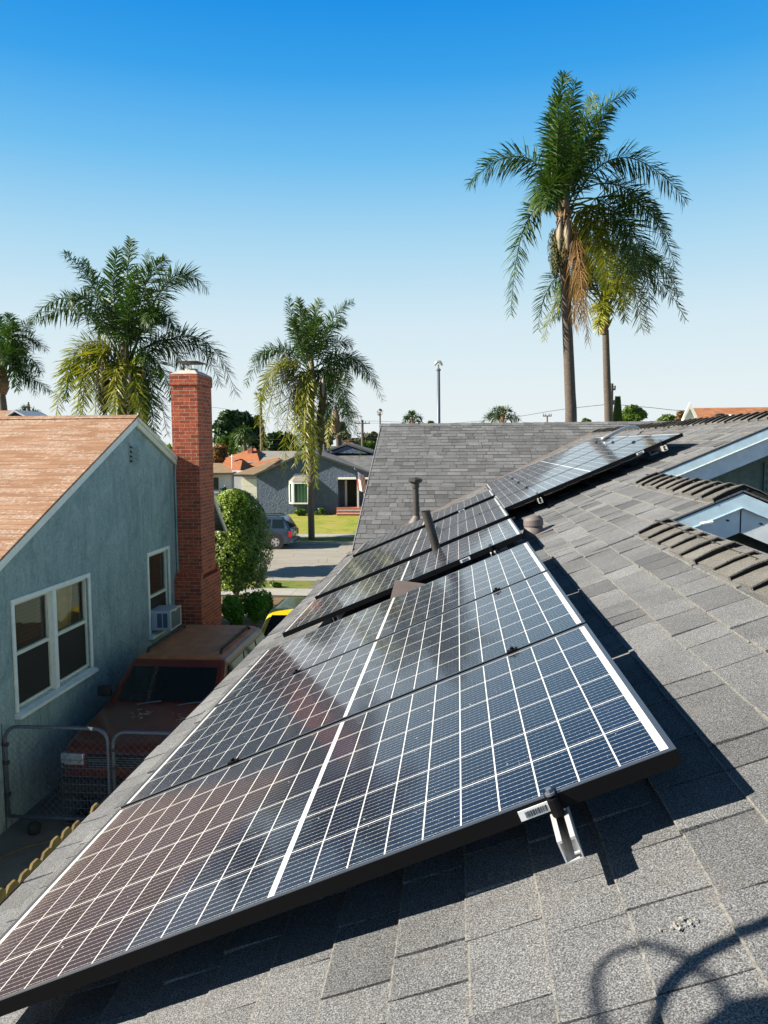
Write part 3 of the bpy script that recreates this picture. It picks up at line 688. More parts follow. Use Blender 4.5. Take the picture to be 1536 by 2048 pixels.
# ------------------------------------------------------------------ teal neighbour house
XW = -5.3
nh = thing('teal_house', 'teal stucco house with faded terracotta shingle roof and white trimmed windows', 'house', (0, 0, 0))
RY, RZ = 12.56, .47                      # ridge
SL, SR_ = .438, .387                     # slopes
YL, YR = 6.6, 14.36
zL, zR = RZ-SL*(RY-YL), RZ-SR_*(YR-RY)
def wall_poly(x, inset=0):
    return [Vector((x, 7.0, ZG)), Vector((x, 14.3, ZG)), Vector((x, 14.3, RZ-SR_*(14.3-RY)-.06)), Vector((x, RY, RZ-.06)), Vector((x, 7.0, RZ-SL*(RY-7.0)-.06))]
# gable wall with window openings: built as pieces round the openings
WIN = [(8.80, 10.70, -3.19, -1.87), (12.92, 13.84, -3.25, -1.88)]
def ztop(y): return (RZ-.06-SL*(RY-y)) if y < RY else (RZ-.06-SR_*(y-RY))
mb = MB()
def wp(y0, y1, z0=None, z1=None):
    ys = [y0]+([RY] if y0 < RY < y1 else [])+[y1]
    for a, b in zip(ys, ys[1:]):
        za, zb = (z1, z1) if z1 is not None else (ztop(a), ztop(b)); zz = ZG if z0 is None else z0
        mb.quad([Vector((XW, a, zz)), Vector((XW, b, zz)), Vector((XW, b, zb)), Vector((XW, a, za))])
wp(7.0, WIN[0][0]); wp(WIN[0][0], WIN[0][1], None, WIN[0][2]); wp(WIN[0][0], WIN[0][1], WIN[0][3]); wp(WIN[0][1], WIN[1][0])
wp(WIN[1][0], WIN[1][1], None, WIN[1][2]); wp(WIN[1][0], WIN[1][1], WIN[1][3]); wp(WIN[1][1], 14.3)
# window reveals
for y0, y1, z0, z1 in WIN:
    for q in ([(XW, y0, z0), (XW-.16, y0, z0), (XW-.16, y0, z1), (XW, y0, z1)], [(XW, y1, z0), (XW, y1, z1), (XW-.16, y1, z1), (XW-.16, y1, z0)], [(XW, y0, z1), (XW-.16, y0, z1), (XW-.16, y1, z1), (XW, y1, z1)]): mb.quad([Vector(p) for p in q])
mb.quad([Vector(p) for p in ((XW, 14.3, ZG), (XW-15, 14.3, ZG), (XW-15, 14.3, zR), (XW, 14.3, zR))])
mb.quad([Vector(p) for p in ((XW, 7.0, ZG), (XW, 7.0, ztop(7.0)), (XW-15, 7.0, ztop(7.0)), (XW-15, 7.0, ZG))])
mb.quad([Vector((XW-15, y, z)) for y, z in ((7.0, ZG), (7.0, ztop(7.0)), (RY, RZ-.06), (14.3, zR), (14.3, ZG))])
mb.build('wall', M_teal, nh)
# roof: local frame so that y runs down the slope
def roofplane(name, p_ridge, run, rise, x0, x1, matl, parent, side):
    ang = math.atan2(rise, run); L_ = math.hypot(run, rise)
    o = None; mb = MB(); mb.box((x0-p_ridge[0], 0, -.03), (x1-p_ridge[0], L_, 0)); o = mb.build(name, matl, parent)
    o.location = p_ridge; o.rotation_euler = ((-ang, 0, 0) if side > 0 else (ang, 0, 0))
    if side < 0:
        o.rotation_euler = (0, 0, math.pi); q = Matrix.Rotation(math.pi, 4, 'Z') @ Matrix.Rotation(-ang, 4, 'X'); o.rotation_euler = q.to_euler()
        o.scale = (-1, 1, 1)
    return o
roofplane('roof', (XW+.06, RY, RZ+.03), RY-YL, RZ-zL, XW-15, XW+.06, M_neiroof, nh, -1)
roofplane('roof', (XW+.06, RY, RZ+.03), YR-RY, RZ-zR, XW-15, XW+.06, M_neiroof, nh, 1)
mb = MB(); caps(Vector((XW+.07, RY, RZ+.03)), Vector((XW-15, RY, RZ+.03)), Vector((0, -SL, 1)).normalized(), Vector((0, SR_, 1)).normalized(), Vector((0, -1, -SL)).normalized(), Vector((0, 1, -SR_)).normalized(), .13, .2, .008, 21, mb); mb.build('ridge_cap', M_neiroof, nh)
# rake trims
for (y0, z0, y1, z1, wd, mt) in ((RY, RZ, YL, zL, .115, M_white), (RY, RZ, YR, zR, .15, M_cream)):
    mb = MB(); mb.prism([Vector((XW+.012, y0, z0)), Vector((XW+.012, y1, z1)), Vector((XW+.012, y1, z1-wd)), Vector((XW+.012, y0, z0-wd))], (.04, 0, 0)); fixn(mb.build('rake_board', mt, nh))
mb = MB(); mb.prism([Vector((XW+.053, RY, RZ+.01)), Vector((XW+.053, YR, zR+.01)), Vector((XW+.053, YR, zR-.05)), Vector((XW+.053, RY, RZ-.05))], (.018, 0, 0)); fixn(mb.build('rake_trim', M_cream, nh))
mb = MB(); mb.box((XW-14, YR-.02, zR-.12), (XW+.30, YR+.09, zR-.02)); mb.build('gutter', M_cream, nh, bevel=.02)
mb = MB(); mb.tube([(XW+.045, YR-.09, zR-.12), (XW+.03, YR-.09, zR-.3), (XW+.03, YR-.09, ZG)], .018, 8); mb.build('downspout', M_teal, nh)
# gable louvre vent
mb = MB(); y0, y1, z0, z1 = 12.29, 12.64, -.245, .055
mb.box((XW+.002, y0, z0), (XW+.012, y1, z1)); mb.build('vent_frame', M_teal, nh)
mb = MB()
for k in range(4):
    z = z1-.03-k*.075; mb.prism([Vector((XW+.013, y0+.02, z)), Vector((XW+.06, y0+.02, z-.045)), Vector((XW+.06, y0+.02, z-.052)), Vector((XW+.013, y0+.02, z-.012))], (0, y1-y0-.04, 0))
fixn(mb.build('vent_louvre', M_teal, nh))
mb = MB()
for k in range(4):
    z = z1-.035-k*.075; mb.box((XW+.0125, y0+.02, z-.05), (XW+.0145, y1-.02, z-.014))
mb.build('vent_opening', M_dark, nh)
g = G('brown_blind'); x_, y_, z_ = g.xyz(); f_ = g.math('FRACT', g.math('DIVIDE', z_, .052))
g.color(g.mix(g.ramp(f_, [(0, .85), (.22, .1), (1, 0)]), (.17, .10, .055), (.02, .012, .008))); g.set(Roughness=.7); M_blind = g.m
g = G('dark_insect_screen'); g.color((.016, .012, .009)); g.set(Roughness=.75); M_screen = g.m
M_goldrefl = M('golden_reflection', (.50, .34, .12), .8, .35, 3)
def sash(parent, y0, y1, z0, z1, split, gold_refl):
    f = MB(); x0 = XW-.075; t_ = .035
    f.box((x0, y0, z0), (x0+.05, y0+t_, z1)); f.box((x0, y1-t_, z0), (x0+.05, y1, z1)); f.box((x0, y0+t_, z1-t_), (x0+.05, y1-t_, z1)); f.box((x0, y0+t_, z0), (x0+.05, y1-t_, z0+t_))
    f.box((x0+.01, y0+t_, split-.022), (x0+.06, y1-t_, split+.022)); f.build('sash', M_cream, parent)
    gl = MB(); gl.quad([Vector((x0+.015, y0+t_, split+.022)), Vector((x0+.015, y1-t_, split+.022)), Vector((x0+.015, y1-t_, z1-t_)), Vector((x0+.015, y0+t_, z1-t_))])
    gg = gl.build('pane', M_cleargl, parent)
    sc_ = MB(); sc_.quad([Vector((x0+.03, y0+t_, z0+t_)), Vector((x0+.03, y1-t_, z0+t_)), Vector((x0+.03, y1-t_, split-.022)), Vector((x0+.03, y0+t_, split-.022))]); sc_.build('insect_screen', M_screen, parent)
    b = MB(); b.quad([Vector((x0-.03, y0, z0)), Vector((x0-.03, y1, z0)), Vector((x0-.03, y1, z1)), Vector((x0-.03, y0, z1))]); b.build('blind', M_blind, parent)
    if gold_refl:
        cu = MB(); yc0, yc1 = y0+t_+.01, y0+.62*(y1-y0); n_ = 24; pts = [Vector((x0-.012+.008*math.sin(k*1.7), yc0+(yc1-yc0)*k/n_, split+.03)) for k in range(n_+1)]
        cu.add([p for p in pts]+[Vector((p.x, yc0+(p.y-yc0)*(1.15-.0), z1-t_)) for p in pts], [(k, k+1, n_+2+k, n_+1+k) for k in range(n_)]); cu.build('gold_refl', M_goldrefl, parent, smooth=True)  # golden folded sheet paints the sunlit reflection in the upper pane
g = G('clear_window_glass'); tr_ = g.n('ShaderNodeBsdfTransparent'); gl_ = g.n('ShaderNodeBsdfGlossy'); gl_.inputs['Roughness'].default_value = .02; fr_ = g.n('ShaderNodeFresnel'); fr_.inputs[0].default_value = 1.5; ms_ = g.n('ShaderNodeMixShader')
g.link(fr_.outputs[0], ms_.inputs[0]); g.link(tr_.outputs[0], ms_.inputs[1]); g.link(gl_.outputs[0], ms_.inputs[2]); g.link(ms_.outputs[0], g.o.inputs[0]); tr_.inputs[0].default_value = (.8, .8, .8, 1); M_cleargl = g.m
def window(y0, y1, z0, z1, mull, splits, nm_label):
    w_ = MB(); t_ = .055
    w_.box((XW+.002, y0-t_, z0), (XW+.024, y0, z1+t_)); w_.box((XW+.002, y1, z0), (XW+.024, y1+t_, z1+t_)); w_.box((XW+.002, y0, z1), (XW+.024, y1, z1+t_))
    for m_ in mull: w_.box((XW-.11, m_-.045, z0), (XW+.03, m_+.045, z1-.001))
    o = w_.build('window', M_white, nh, bevel=.003)
    s_ = MB(); s_.prism([Vector((XW-.14, y0-.07, z0+.02)), Vector((XW+.085, y0-.07, z0-.035)), Vector((XW+.085, y0-.07, z0-.075)), Vector((XW-.14, y0-.07, z0-.075))], (0, y1-y0+.14, 0)); fixn(s_.build('sill', M_white, o))
    edges = [y0]+[v for m_ in mull for v in (m_-.045, m_+.045)]+[y1]
    for k in range(0, len(edges), 2): sash(o, edges[k], edges[k+1], z0+.02, z1-.001, splits[k//2], len(mull) and k == 2)
    bk = MB(); bk.box((XW-.30, y0-.1, z0-.1), (XW-.161, y1+.1, z1+.1)); bk.build('dark_room', M_dark, o)
window(*WIN[0], [9.72], [-2.50, -2.50], '')
window(*WIN[1], [], [-2.62], '')
# window air conditioner
ac = thing('window_air_conditioner', 'pale window air conditioner jutting from the tall window beside the brick chimney', 'air conditioner', (XW, 13.0, -3.20))
mb = MB(); mb.box((-.12, 0, .0), (.33, .52, .345)); mb.build('case', M('ac_case', (.42, .46, .52), .5, .08), ac, bevel=.006)
mb = MB(); mb.box((.10, -.004, .05), (.185, .001, .30)); mb.box((.205, -.004, .05), (.285, .001, .30)); mb.build('side_louvre', M('ac_louvre', (.07, .10, .14), .6, .1), ac)
mb = MB()
for a, b in (((.331, .0, .0), (.345, .52, .02)), ((.331, .0, .325), (.345, .52, .345)), ((.331, 0, .02), (.345, .02, .325)), ((.331, .50, .02), (.345, .52, .325)), ((.331, .2, .30), (.346, .3, .325))): mb.box(a, b)
mb.build('grille_frame', M_cream, ac)
mb = MB()
for k in range(12): mb.box((.331, .03+k*.04, .02), (.337, .036+k*.04, .325))
for k in range(8): mb.box((.3375, .02, .04+k*.037), (.340, .50, .045+k*.037))
mb.build('grille', M('ac_grille', (.10, .12, .09), .6, .1), ac)
# front wing seen past the chimney
fw = MB(); e0 = PY(437, 1008, 16.6); e1 = PY(450, 1052, 17.4)
wx_ = -5.2; e0 = PX(424, 985, wx_); e1 = PX(450, 1057, wx_)
mb = MB(); mb.prism([Vector((-10, e0.y, e0.z)), Vector((-10, e1.y, e1.z)), Vector((wx_, e1.y, e1.z)), Vector((wx_, e0.y, e0.z))], (0, 0, -.05)); fixn(mb.build('roof', M_fargrey, nh))
mb = MB(); mb.prism([Vector((wx_+.001, e0.y, e0.z+.01)), Vector((wx_+.001, e1.y, e1.z+.01)), Vector((wx_+.001, e1.y, e1.z-.12)), Vector((wx_+.001, e0.y, e0.z-.12))], (.035, 0, 0)); fixn(mb.build('rake_board', M_cream, nh))
mb = MB(); mb.box((-10, 15.4, ZG-.6), (-5.55, e1.y-.35, e1.z-.02)); mb.build('wall', M_teal, nh)

# brick chimney
ch = thing('brick_chimney', 'tall red brick chimney with a flat metal cap beside the teal house', 'chimney', (0, 0, 0))
yn, yf, xr, zt, zs = 14.31, 15.16, -4.815, 1.33, -2.45
mb = MB(); mb.box((XW-.02, yn, zs), (xr, yf, zt)); mb.build('shaft', M_brick, ch)
mb = MB(); mb.box((XW-.035, yn-.018, zt-.20), (xr+.018, yf+.018, zt-.001)); mb.build('corbel', M_brick, ch)
mb = MB(); mb.box((XW+.001, yn-.17, ZG), (xr+.03, yf+.20, zs-.06)); mb.build('base', M_brick, ch)
mb = MB(); rnd = random.Random(8)
for k in range(4):
    mb.box((XW+.002, yn-.165+k*.04, zs-.0605+k*.0), (xr+.025, yn-.13+k*.04, zs-.04+k*.05)); mb.box((XW+.002, yf+.16-k*.04, zs-.0605), (xr+.025, yf+.195-k*.04, zs-.04+k*.05))
for k in range(7): 
    x = XW+.06+k*.065; mb.box((x, yn-.10+rnd.uniform(-.05, .04), zs-.05), (x+.05, yn-.02, zs+.01+rnd.random()*.05))
mb.build('shoulder', M_brick, ch)
M_mort = M('mortar_crown', (.50, .47, .42), .9, .15, 12, bump=.3)
mb = MB(); cx, cy = (XW+xr)/2, (yn+yf)/2
mb.loft([[(cx-sx, cy-sy, z), (cx+sx, cy-sy, z), (cx+sx, cy+sy, z), (cx-sx, cy+sy, z)] for sx, sy, z in ((.255, .435, zt), (.25, .43, zt+.015), (.14, .24, zt+.085))]); fixn(mb.build('crown', M_mort, ch))
mb = MB(); mb.tube([(cx, cy, zt+.07), (cx, cy, zt+.13)], .12, 16); mb.build('flue', M_mort, ch)
mb = MB()
for k in range(7):
    for sx in (-1, 1): mb.box((cx+sx*.14-.002, cy-.2+k*.066, zt+.075), (cx+sx*.14+.002, cy-.196+k*.066, zt+.235))
for k in range(5):
    for sy in (-1, 1): mb.box((cx-.14+k*.07-.002, cy+sy*.2-.002, zt+.075), (cx-.14+k*.07+.002, cy+sy*.2+.002, zt+.235))
mb.build('spark_screen', M_wire, ch)
mb = MB(); mb.box((cx-.21, cy-.29, zt+.236), (cx+.21, cy+.29, zt+.256)); mb.build('cap', M_pipe, ch, bevel=.004)

# second roof far left
b = PY(20, 826, 19); t = thing('terracotta_house', 'house behind the teal one, just its terracotta ridge and little grey gable showing', 'house', (0, 0, 0))
zr2 = PY(0, 821, 19).z; roofplane('roof', (b.x+.1, 19, zr2), 2.5, 1.0, -24, b.x+.1, M_neiroof, t, -1); roofplane('roof', (b.x+.1, 19, zr2), 2.5, 1.0, -24, b.x+.1, M_neiroof, t, 1)
mb = MB(); gx = PY(33, 820, 17.8); mb.prism([Vector((gx.x, 17.7, gx.z)), Vector((gx.x-.30, 17.7, gx.z-.17)), Vector((gx.x-.30, 17.7, gx.z-.21)), Vector((gx.x, 17.7, gx.z-.04)), Vector((gx.x+.32, 17.7, gx.z-.21)), Vector((gx.x+.32, 17.7, gx.z-.17))], (0, 1.2, 0)); fixn(mb.build('dormer_trim', M_paleboard, t))
mb = MB(); mb.prism([Vector((gx.x, 17.8, gx.z-.05)), Vector((gx.x-.28, 17.8, gx.z-.22)), Vector((gx.x+.28, 17.8, gx.z-.22))], (0, 1.1, 0)); fixn(mb.build('dormer', M_pipe, t))
mb = MB(); mb.box((-24, 16.8, ZG-.5), (b.x-.2, 21.2, zr2-1.0)); mb.build('wall', M_whitewall, t)

# ------------------------------------------------------------------ cars (local: nose at y=0 looking to -Y, x across)
M_redp = M('faded_dark_red_paint', (.115, .017, .009), .38, .25, 3, coat=.3)
M_redroof = M('pale_red_roof_paint', (.40, .135, .045), .55, .3, 4)  # lighter, warmer red than the body paint
M_yel = M('yellow_paint', (.66, .49, .010), .35, .1, 3, coat=.5)
M_blue = M('grey_blue_metallic_paint', (.045, .07, .11), .32, .08, 5, metal=.3, coat=.8)
M_carglass = M('tinted_car_glass', (.008, .013, .016), .06, .1, spec=.35)
M_lens = M('headlight_lens', (.55, .60, .65), .12, .35, 22, metal=.6)
M_taill = M('red_tail_lamp', (.55, .01, .012), .15, .1)
M_rim = M('alloy_rim', (.6, .6, .62), .3, .1, metal=.8)
def rrect(hw, z0, z1, y, r_=.08, n=3, tumble=0.0):
    pts = []
    for cx_, cz_, a0 in ((hw-r_, z0+r_, -90), (hw-r_-tumble, z1-r_, 0), (-hw+r_+tumble, z1-r_, 90), (-hw+r_, z0+r_, 180)):
        for k in range(n+1):
            a = R(a0+90*k/n); pts.append(Vector((cx_+r_*math.cos(a), y, cz_+r_*math.sin(a))))
    return pts
def make_suv(t, W, L, H, paint, roofp, hood=1.0, cowl=1.05, hoodz=.92, belt=1.0, clear=.28, ws_top=.55, tail_slope=.30, rack=True, wheel=.34, wagon=True):
    hw = W/2; body = MB(); rb = L-.02
    secs = [(0.0, hw*.90, clear+.14, hoodz-.16, .06), (.05, hw*.95, clear+.05, hoodz-.06, .07), (.22, hw*.985, clear, hoodz-.01, .07), (hood*.6, hw, clear, hoodz+.03, .08), (hood, hw, clear, cowl-.02, .08), (hood+.25, hw, clear, belt, .08),
            (L*.6, hw, clear, belt+.01, .08), (L-.35, hw, clear, belt+.01, .08), (L-.08, hw*.98, clear+.02, belt-.02, .08), (L, hw*.93, clear+.12, belt-.12, .06)]
    body.loft([rrect(a, z0, z1, y, r_, 3, .03) for y, a, z0, z1, r_ in secs]); bo = fixn(body.build('body', paint, t, smooth=True)); md = bo.modifiers.new('edge', 'BEVEL'); md.width = .01; md.limit_method = 'ANGLE'
    y0, y1 = hood+.12, hood+.12+ws_top; y2, y3 = L-.10-tail_slope, L-.06; tw = hw*.80; bw = hw*.965; zb = belt-.03
    # greenhouse shell
    def ring4(yf_, yr_, w_, z, r_=.10):
        pts = []
        for cx_, cy_, a0 in ((w_-r_, yf_+r_, -90), (w_-r_, yr_-r_, 0), (-w_+r_, yr_-r_, 90), (-w_+r_, yf_+r_, 180)):
            for k in range(4): a = R(a0+30*k); pts.append(Vector((cx_+r_*math.cos(a), cy_+r_*math.sin(a), z)))
        return pts
    gh = MB(); gh.loft([ring4(y0, y3, bw, zb), ring4(y0+(y1-y0)*.93, y3-(y3-y2)*.93, tw+.035, H-.075), ring4(y1, y2, tw, H-.03), ring4(y1+.07, y2-.07, tw-.09, H)]); fixn(gh.build('cabin', paint, t, smooth=False, bevel=.012))
    rf = MB(); rf.loft([ring4(y1+.02, y2-.02, tw-.02, H-.02), ring4(y1+.06, y2-.06, tw-.08, H+.004), ring4(y1+.10, y2-.10, tw-.14, H+.010)])
    if wagon:
        for x in (-.28, -.09, .09, .28): rf.box((x*W*.9-.015, y1+.35, H+.006), (x*W*.9+.015, y2-.25, H+.016))
    fixn(rf.build('roof', roofp, t))
    # glass panels, slightly proud of the shell
    def lerp(a, b, k): return a+(b-a)*k
    zk = lambda k: lerp(zb, H-.075, k)
    def wx(k): return lerp(bw, tw+.035, k)
    def yfk(k): return lerp(y0, y0+(y1-y0)*.93, k)
    def yrk(k): return lerp(y3, y3-(y3-y2)*.93, k)
    def pane(nm, pts, n_):
        m_ = MB(); m_.prism([Vector(p)+Vector(n_)*.004 for p in pts], Vector(n_)*.005); fixn(m_.build(nm, M_carglass, t))
    a, b = .10, .93
    pane('windscreen', [(-wx(a)+.12, yfk(a), zk(a)), (wx(a)-.12, yfk(a), zk(a)), (wx(b)-.10, yfk(b), zk(b)), (-wx(b)+.10, yfk(b), zk(b))], (0, -.75, .65))
    pane('rear_window', [(-wx(a)+.12, yrk(a), zk(a)), (wx(a)-.12, yrk(a), zk(a)), (wx(b)-.12, yrk(b), zk(b)), (-wx(b)+.12, yrk(b), zk(b))], (0, .95, .3))
    ya, yb = y0+.34, y3-.28; cuts = [0, .36, .40, .70, .745, 1.0]
    for sg in (-1, 1):
        for k in range(0, 6, 2):
            u0, u1 = cuts[k], cuts[k+1]
            yy = lambda u_, kk: lerp(lerp(ya, y1+.12, kk), lerp(yb, y2-.05, kk), u_)
            pane('side_window', [(sg*wx(a), yy(u0, a), zk(a)), (sg*wx(a), yy(u1, a), zk(a)), (sg*wx(.90), yy(u1, .9), zk(.90)), (sg*wx(.90), yy(u0, .9), zk(.90))], (sg, 0, .2))
        # door seams
        for u_ in (.0, .38, .72):
            m_ = MB(); y = lerp(ya, yb, u_); m_.box((sg*(hw-.004), y-.004, clear+.12), (sg*(hw+.002), y+.004, belt-.06)); m_.build('door_seam', M_rubber, t)
        for u_ in (.33, .68):
            m_ = MB(); y = lerp(ya, yb, u_); m_.box((sg*(hw-.002), y-.16, belt-.16), (sg*(hw+.022), y-.02, belt-.13)); m_.build('door_handle', M_rubber, t)
        m_ = MB(); m_.box((sg*(hw-.02), y0+.18, belt+.02), (sg*(hw+.17), y0+.28, belt+.17)); mi_ = m_.build('wing_mirror', M_rubber, t, bevel=.03)
        if rack:
            m_ = MB(); m_.tube([(sg*(tw-.12), y1+.25, H+.0), (sg*(tw-.12), y1+.33, H+.055), (sg*(tw-.12), y2-.35, H+.055), (sg*(tw-.12), y2-.25, H+.0)], .022, 8); m_.build('roof_rail', M_rubber, t)
        m_ = MB(); m_.box((sg*(hw*.60), -.018, hoodz-.25), (sg*(hw*.90), .03, hoodz-.11)); m_.box((sg*(hw*.86), -.0, hoodz-.24), (sg*(hw*.955), .09, hoodz-.12)); m_.build('headlight', M_lens, t, bevel=.012)
        m_ = MB(); m_.box((sg*(hw*.80), L-.13, belt-.42), (sg*(hw*1.005), L+.012, belt-.12)); m_.build('tail_lamp', M_taill, t, bevel=.015)
        for yw in (hood*.62+.05, L-.85):
            wl = MB(); wl.tube([(sg*(hw-.19), yw, wheel), (sg*(hw+.005), yw, wheel)], wheel, 28); wo = wl.build('wheel', M_rubber, t, bevel=.02)
            rm = MB(); rm.tube([(sg*(hw-.01), yw, wheel), (sg*(hw+.010), yw, wheel)], wheel*.60, 24)
            ro = rm.build('rim', M_rim, wo)
            sp_ = MB()
            for k in range(5):
                a_ = 2*math.pi*(k+.5)/5; sp_.prism([Vector((sg*(hw+.0105), yw+math.cos(a_-.28)*wheel*.30, wheel+math.sin(a_-.28)*wheel*.30)), Vector((sg*(hw+.0105), yw+math.cos(a_-.25)*wheel*.53, wheel+math.sin(a_-.25)*wheel*.53)), Vector((sg*(hw+.0105), yw+math.cos(a_+.25)*wheel*.53, wheel+math.sin(a_+.25)*wheel*.53)), Vector((sg*(hw+.0105), yw+math.cos(a_+.28)*wheel*.30, wheel+math.sin(a_+.28)*wheel*.30))], (sg*.003, 0, 0))
            fixn(sp_.build('rim_opening', M_rubber, wo))
            ar = MB(); ar.tube([(sg*(hw-.10), yw, wheel+.02), (sg*(hw+.003), yw, wheel+.02)], wheel+.075, 28); ar.build('wheel_arch', M_rubber, t)
    m_ = MB(); m_.box((-hw*.55, -.012, hoodz-.27), (hw*.55, .03, hoodz-.12)); gr = m_.build('grille', M_rubber, t)
    m_ = MB()
    for k in range(5): m_.box((-hw*.54, -.016, hoodz-.26+k*.028), (hw*.54, -.0125, hoodz-.252+k*.028))
    m_.build('grille_bar', M_steel, gr)
    m_ = MB(); m_.box((-hw*.97, -.10, clear+.10), (hw*.97, .12, clear+.30)); m_.build('front_bumper', M_rubber, t, bevel=.04)
    m_ = MB(); m_.box((-hw*.97, L-.12, clear+.05), (hw*.97, L+.10, clear+.24)); m_.build('rear_bumper', M_rubber if paint is not M_blue else M_blue, t, bevel=.04)
    m_ = MB(); m_.box((-.16, L+.0, belt-.33), (.16, L+.006, belt-.2)); m_.build('number_plate', M_sticker, t)
    for x in (-.33, .22):
        m_ = MB(); p = Vector((x, y0-.05, zb+.035)); q = Vector((x+.30, yfk(.14)-.03, zk(.14)+.0)); m_.tube([p, (p+q)/2+Vector((0, -.01, .01)), q], .008, 6); m_.build('wiper', M_steel, t)
rs = thing('parked_suv', 'dusty dark red SUV parked in shade beside the teal wall, nose to the gate', 'SUV', (-3.95, 8.72, ZG))
make_suv(rs, 1.66, 4.35, 1.50, M_redp, M_redroof, hood=1.12, cowl=1.05, hoodz=.95, belt=1.04, ws_top=.62, clear=.25, wheel=.33)
mb = MB(); rnd = random.Random(6)
for (x, y, n_) in ((-.15, .9, 26), (.45, .8, 34)):
    for k in range(n_): c = Vector((x+rnd.gauss(0, .07), y+rnd.gauss(0, .07), .988+.02)); c.z = .995+ (c.y-.67)*.11; mb.box((-.014, -.012, -.003), (.03*rnd.random()+.004, .004, .001), mat=Matrix.Translation(c) @ Matrix.Rotation(rnd.random()*3, 4, 'Z'))
mb.build('peeling_paint', M('peeled_clearcoat', (.30, .22, .20), .8, .1), rs)
yc_p = PY(575, 1224, 15.7)
yc = thing('parked_car', 'bright yellow car with dark windscreen parked behind the red SUV', 'car', (yc_p.x+.30, yc_p.y-1.80, yc_p.z-1.27))
make_suv(yc, 1.72, 4.2, 1.30, M_yel, M_yel, hood=1.15, cowl=.86, hoodz=.76, belt=.87, ws_top=.62, clear=.18, rack=False, wheel=.30, tail_slope=.9, wagon=False)
bs_p = PY(586, 1085, 39.9)
bsv = thing('street_suv', 'grey blue SUV parked at the far kerb, its tail towards the lawn palm', 'SUV', (bs_p.x-4.62, 40.75, ZS), -math.pi/2+0.0)
bsv.rotation_euler = (0, 0, -math.pi/2); 
make_suv(bsv, 1.86, 4.55, 1.68, M_blue, M_blue, hood=1.05, cowl=1.10, hoodz=1.0, belt=1.06, ws_top=.75, tail_slope=.34, clear=.26, wheel=.37)

# ------------------------------------------------------------------ fence, gate, clutter in the side yard
M_wood = M('sunlit_fence_wood', (.185, .125, .045), .85, .35, 9, bump=.4, bscale=30)
fe = thing('picket_fence', 'weathered dog eared wooden fence whose tops peek over the eave', 'fence', (-2.85, 0, ZG))
rnd = random.Random(12); y = 3.3; ztopf = -2.735
while y < 6.25:
    w_ = .138; h_ = ztopf-ZG+rnd.uniform(-.03, .025)-(y-4.4)*.075; l_ = rnd.uniform(-.012, .012); d = .018
    mb = MB(); mb.prism([Vector((l_, y, .03)), Vector((l_, y, h_-.035)), Vector((l_, y+.035, h_)), Vector((l_, y+w_-.035, h_)), Vector((l_, y+w_, h_-.035)), Vector((l_, y+w_, .03))], (d, 0, 0)); fixn(mb.build('picket', M_wood, fe)); y += w_+rnd.uniform(.004, .012)
for z in (.35, 1.25):
    mb = MB(); mb.box((.035, 3.3, z), (.08, 7.2, z+.09)); mb.build('rail', M_wood, fe)
def gate(t, p0, p1, h, r_=.021):
    """tube frame with chain link between p0 and p1 (ground points)"""
    p0, p1 = Vector(p0), Vector(p1); d = p1-p0; W_ = d.length; d.normalize(); Z = Vector((0, 0, 1)); rr = .16
    pts = [p0+Z*0.0, p0+Z*(h-rr)]
    for k in range(1, 6): a = R(90*k/6); pts.append(p0+d*(rr-rr*math.cos(a))+Z*(h-rr+rr*math.sin(a)))
    pts += [p0+d*rr+Z*h, p1-d*rr+Z*h]
    for k in range(1, 6): a = R(90*k/6); pts.append(p1-d*(rr-rr*math.sin(a))+Z*(h-rr+rr*math.cos(a)))
    pts += [p1+Z*(h-rr), p1, p0]
    mb = MB(); mb.tube(pts, r_, 10); mb.build('frame', M_steel, t, smooth=True)
    mb = MB(); st = .062; k = -h
    while k < W_:
        for sg in (1, -1):
            a0, b0 = (max(k, 0), min(k+h, W_))
            if b0 > a0:
                za, zb_ = (a0-k, b0-k) if sg > 0 else (h-(a0-k), h-(b0-k))
                mb.tube([p0+d*a0+Z*za, p0+d*b0+Z*zb_], .0016, 3, cap=False)
        k += st*1.41
    mb.build('chain_link', M_steel, t)
    mb = MB()
    for f_ in (.25, .6, .8): mb.tube([p0+Z*h*f_-d*.03, p0+Z*h*f_+d*.03], .028, 8)
    mb.build('hinge', M_pipe, t)
YG = 8.45
ga, gb = PY(18, 1632, YG), PY(222, 1648, YG); gt = PY(100, 1455, YG)
t = thing('chain_link_gate', 'closed chain link gate leaf with a pale tag, nearest the teal wall', 'gate', (0, 0, 0), group='chain link gate leaves across the side drive')
zb = ga.z; gate(t, (ga.x, YG, zb), (gb.x, YG, zb), gt.z-zb)
mb = MB(); p = PY(181, 1457, YG-.03); mb.prism([p+Vector((-.04, 0, .02)), p+Vector((.03, 0, .015)), p+Vector((.01, 0, -.03))], (0, .003, 0)); fixn(mb.build('tag', M_sticker, t))
t2 = thing('chain_link_gate', 'second chain link gate leaf running behind the roof edge', 'gate', (0, 0, 0), group='chain link gate leaves across the side drive')
g2a = PY(232, 1650, YG); gate(t2, (g2a.x, YG, zb), (g2a.x+1.35, YG, zb), gt.z-zb-.03)
mb = MB(); mb.tube([(ga.x-.07, YG, ZG), (ga.x-.07, YG, gt.z+.02)], .035, 10); mb.tube([(ga.x-.07, YG, gt.z+.02), (ga.x-.07, YG, gt.z+.05)], [.04, .01], 10); one('gate_post', mb, M_steel, 'grey steel gate post against the teal wall', 'post')
cr0, cr1 = PY(112, 1512, YG-.0), PY(215, 1640, YG)
t = thing('wire_crate', 'black wire crate standing behind the chain link gate', 'wire crate', (cr0.x, YG+.12, ZG)); W_, D_, H_ = cr1.x-cr0.x+.05, .5, .82
mb = MB()
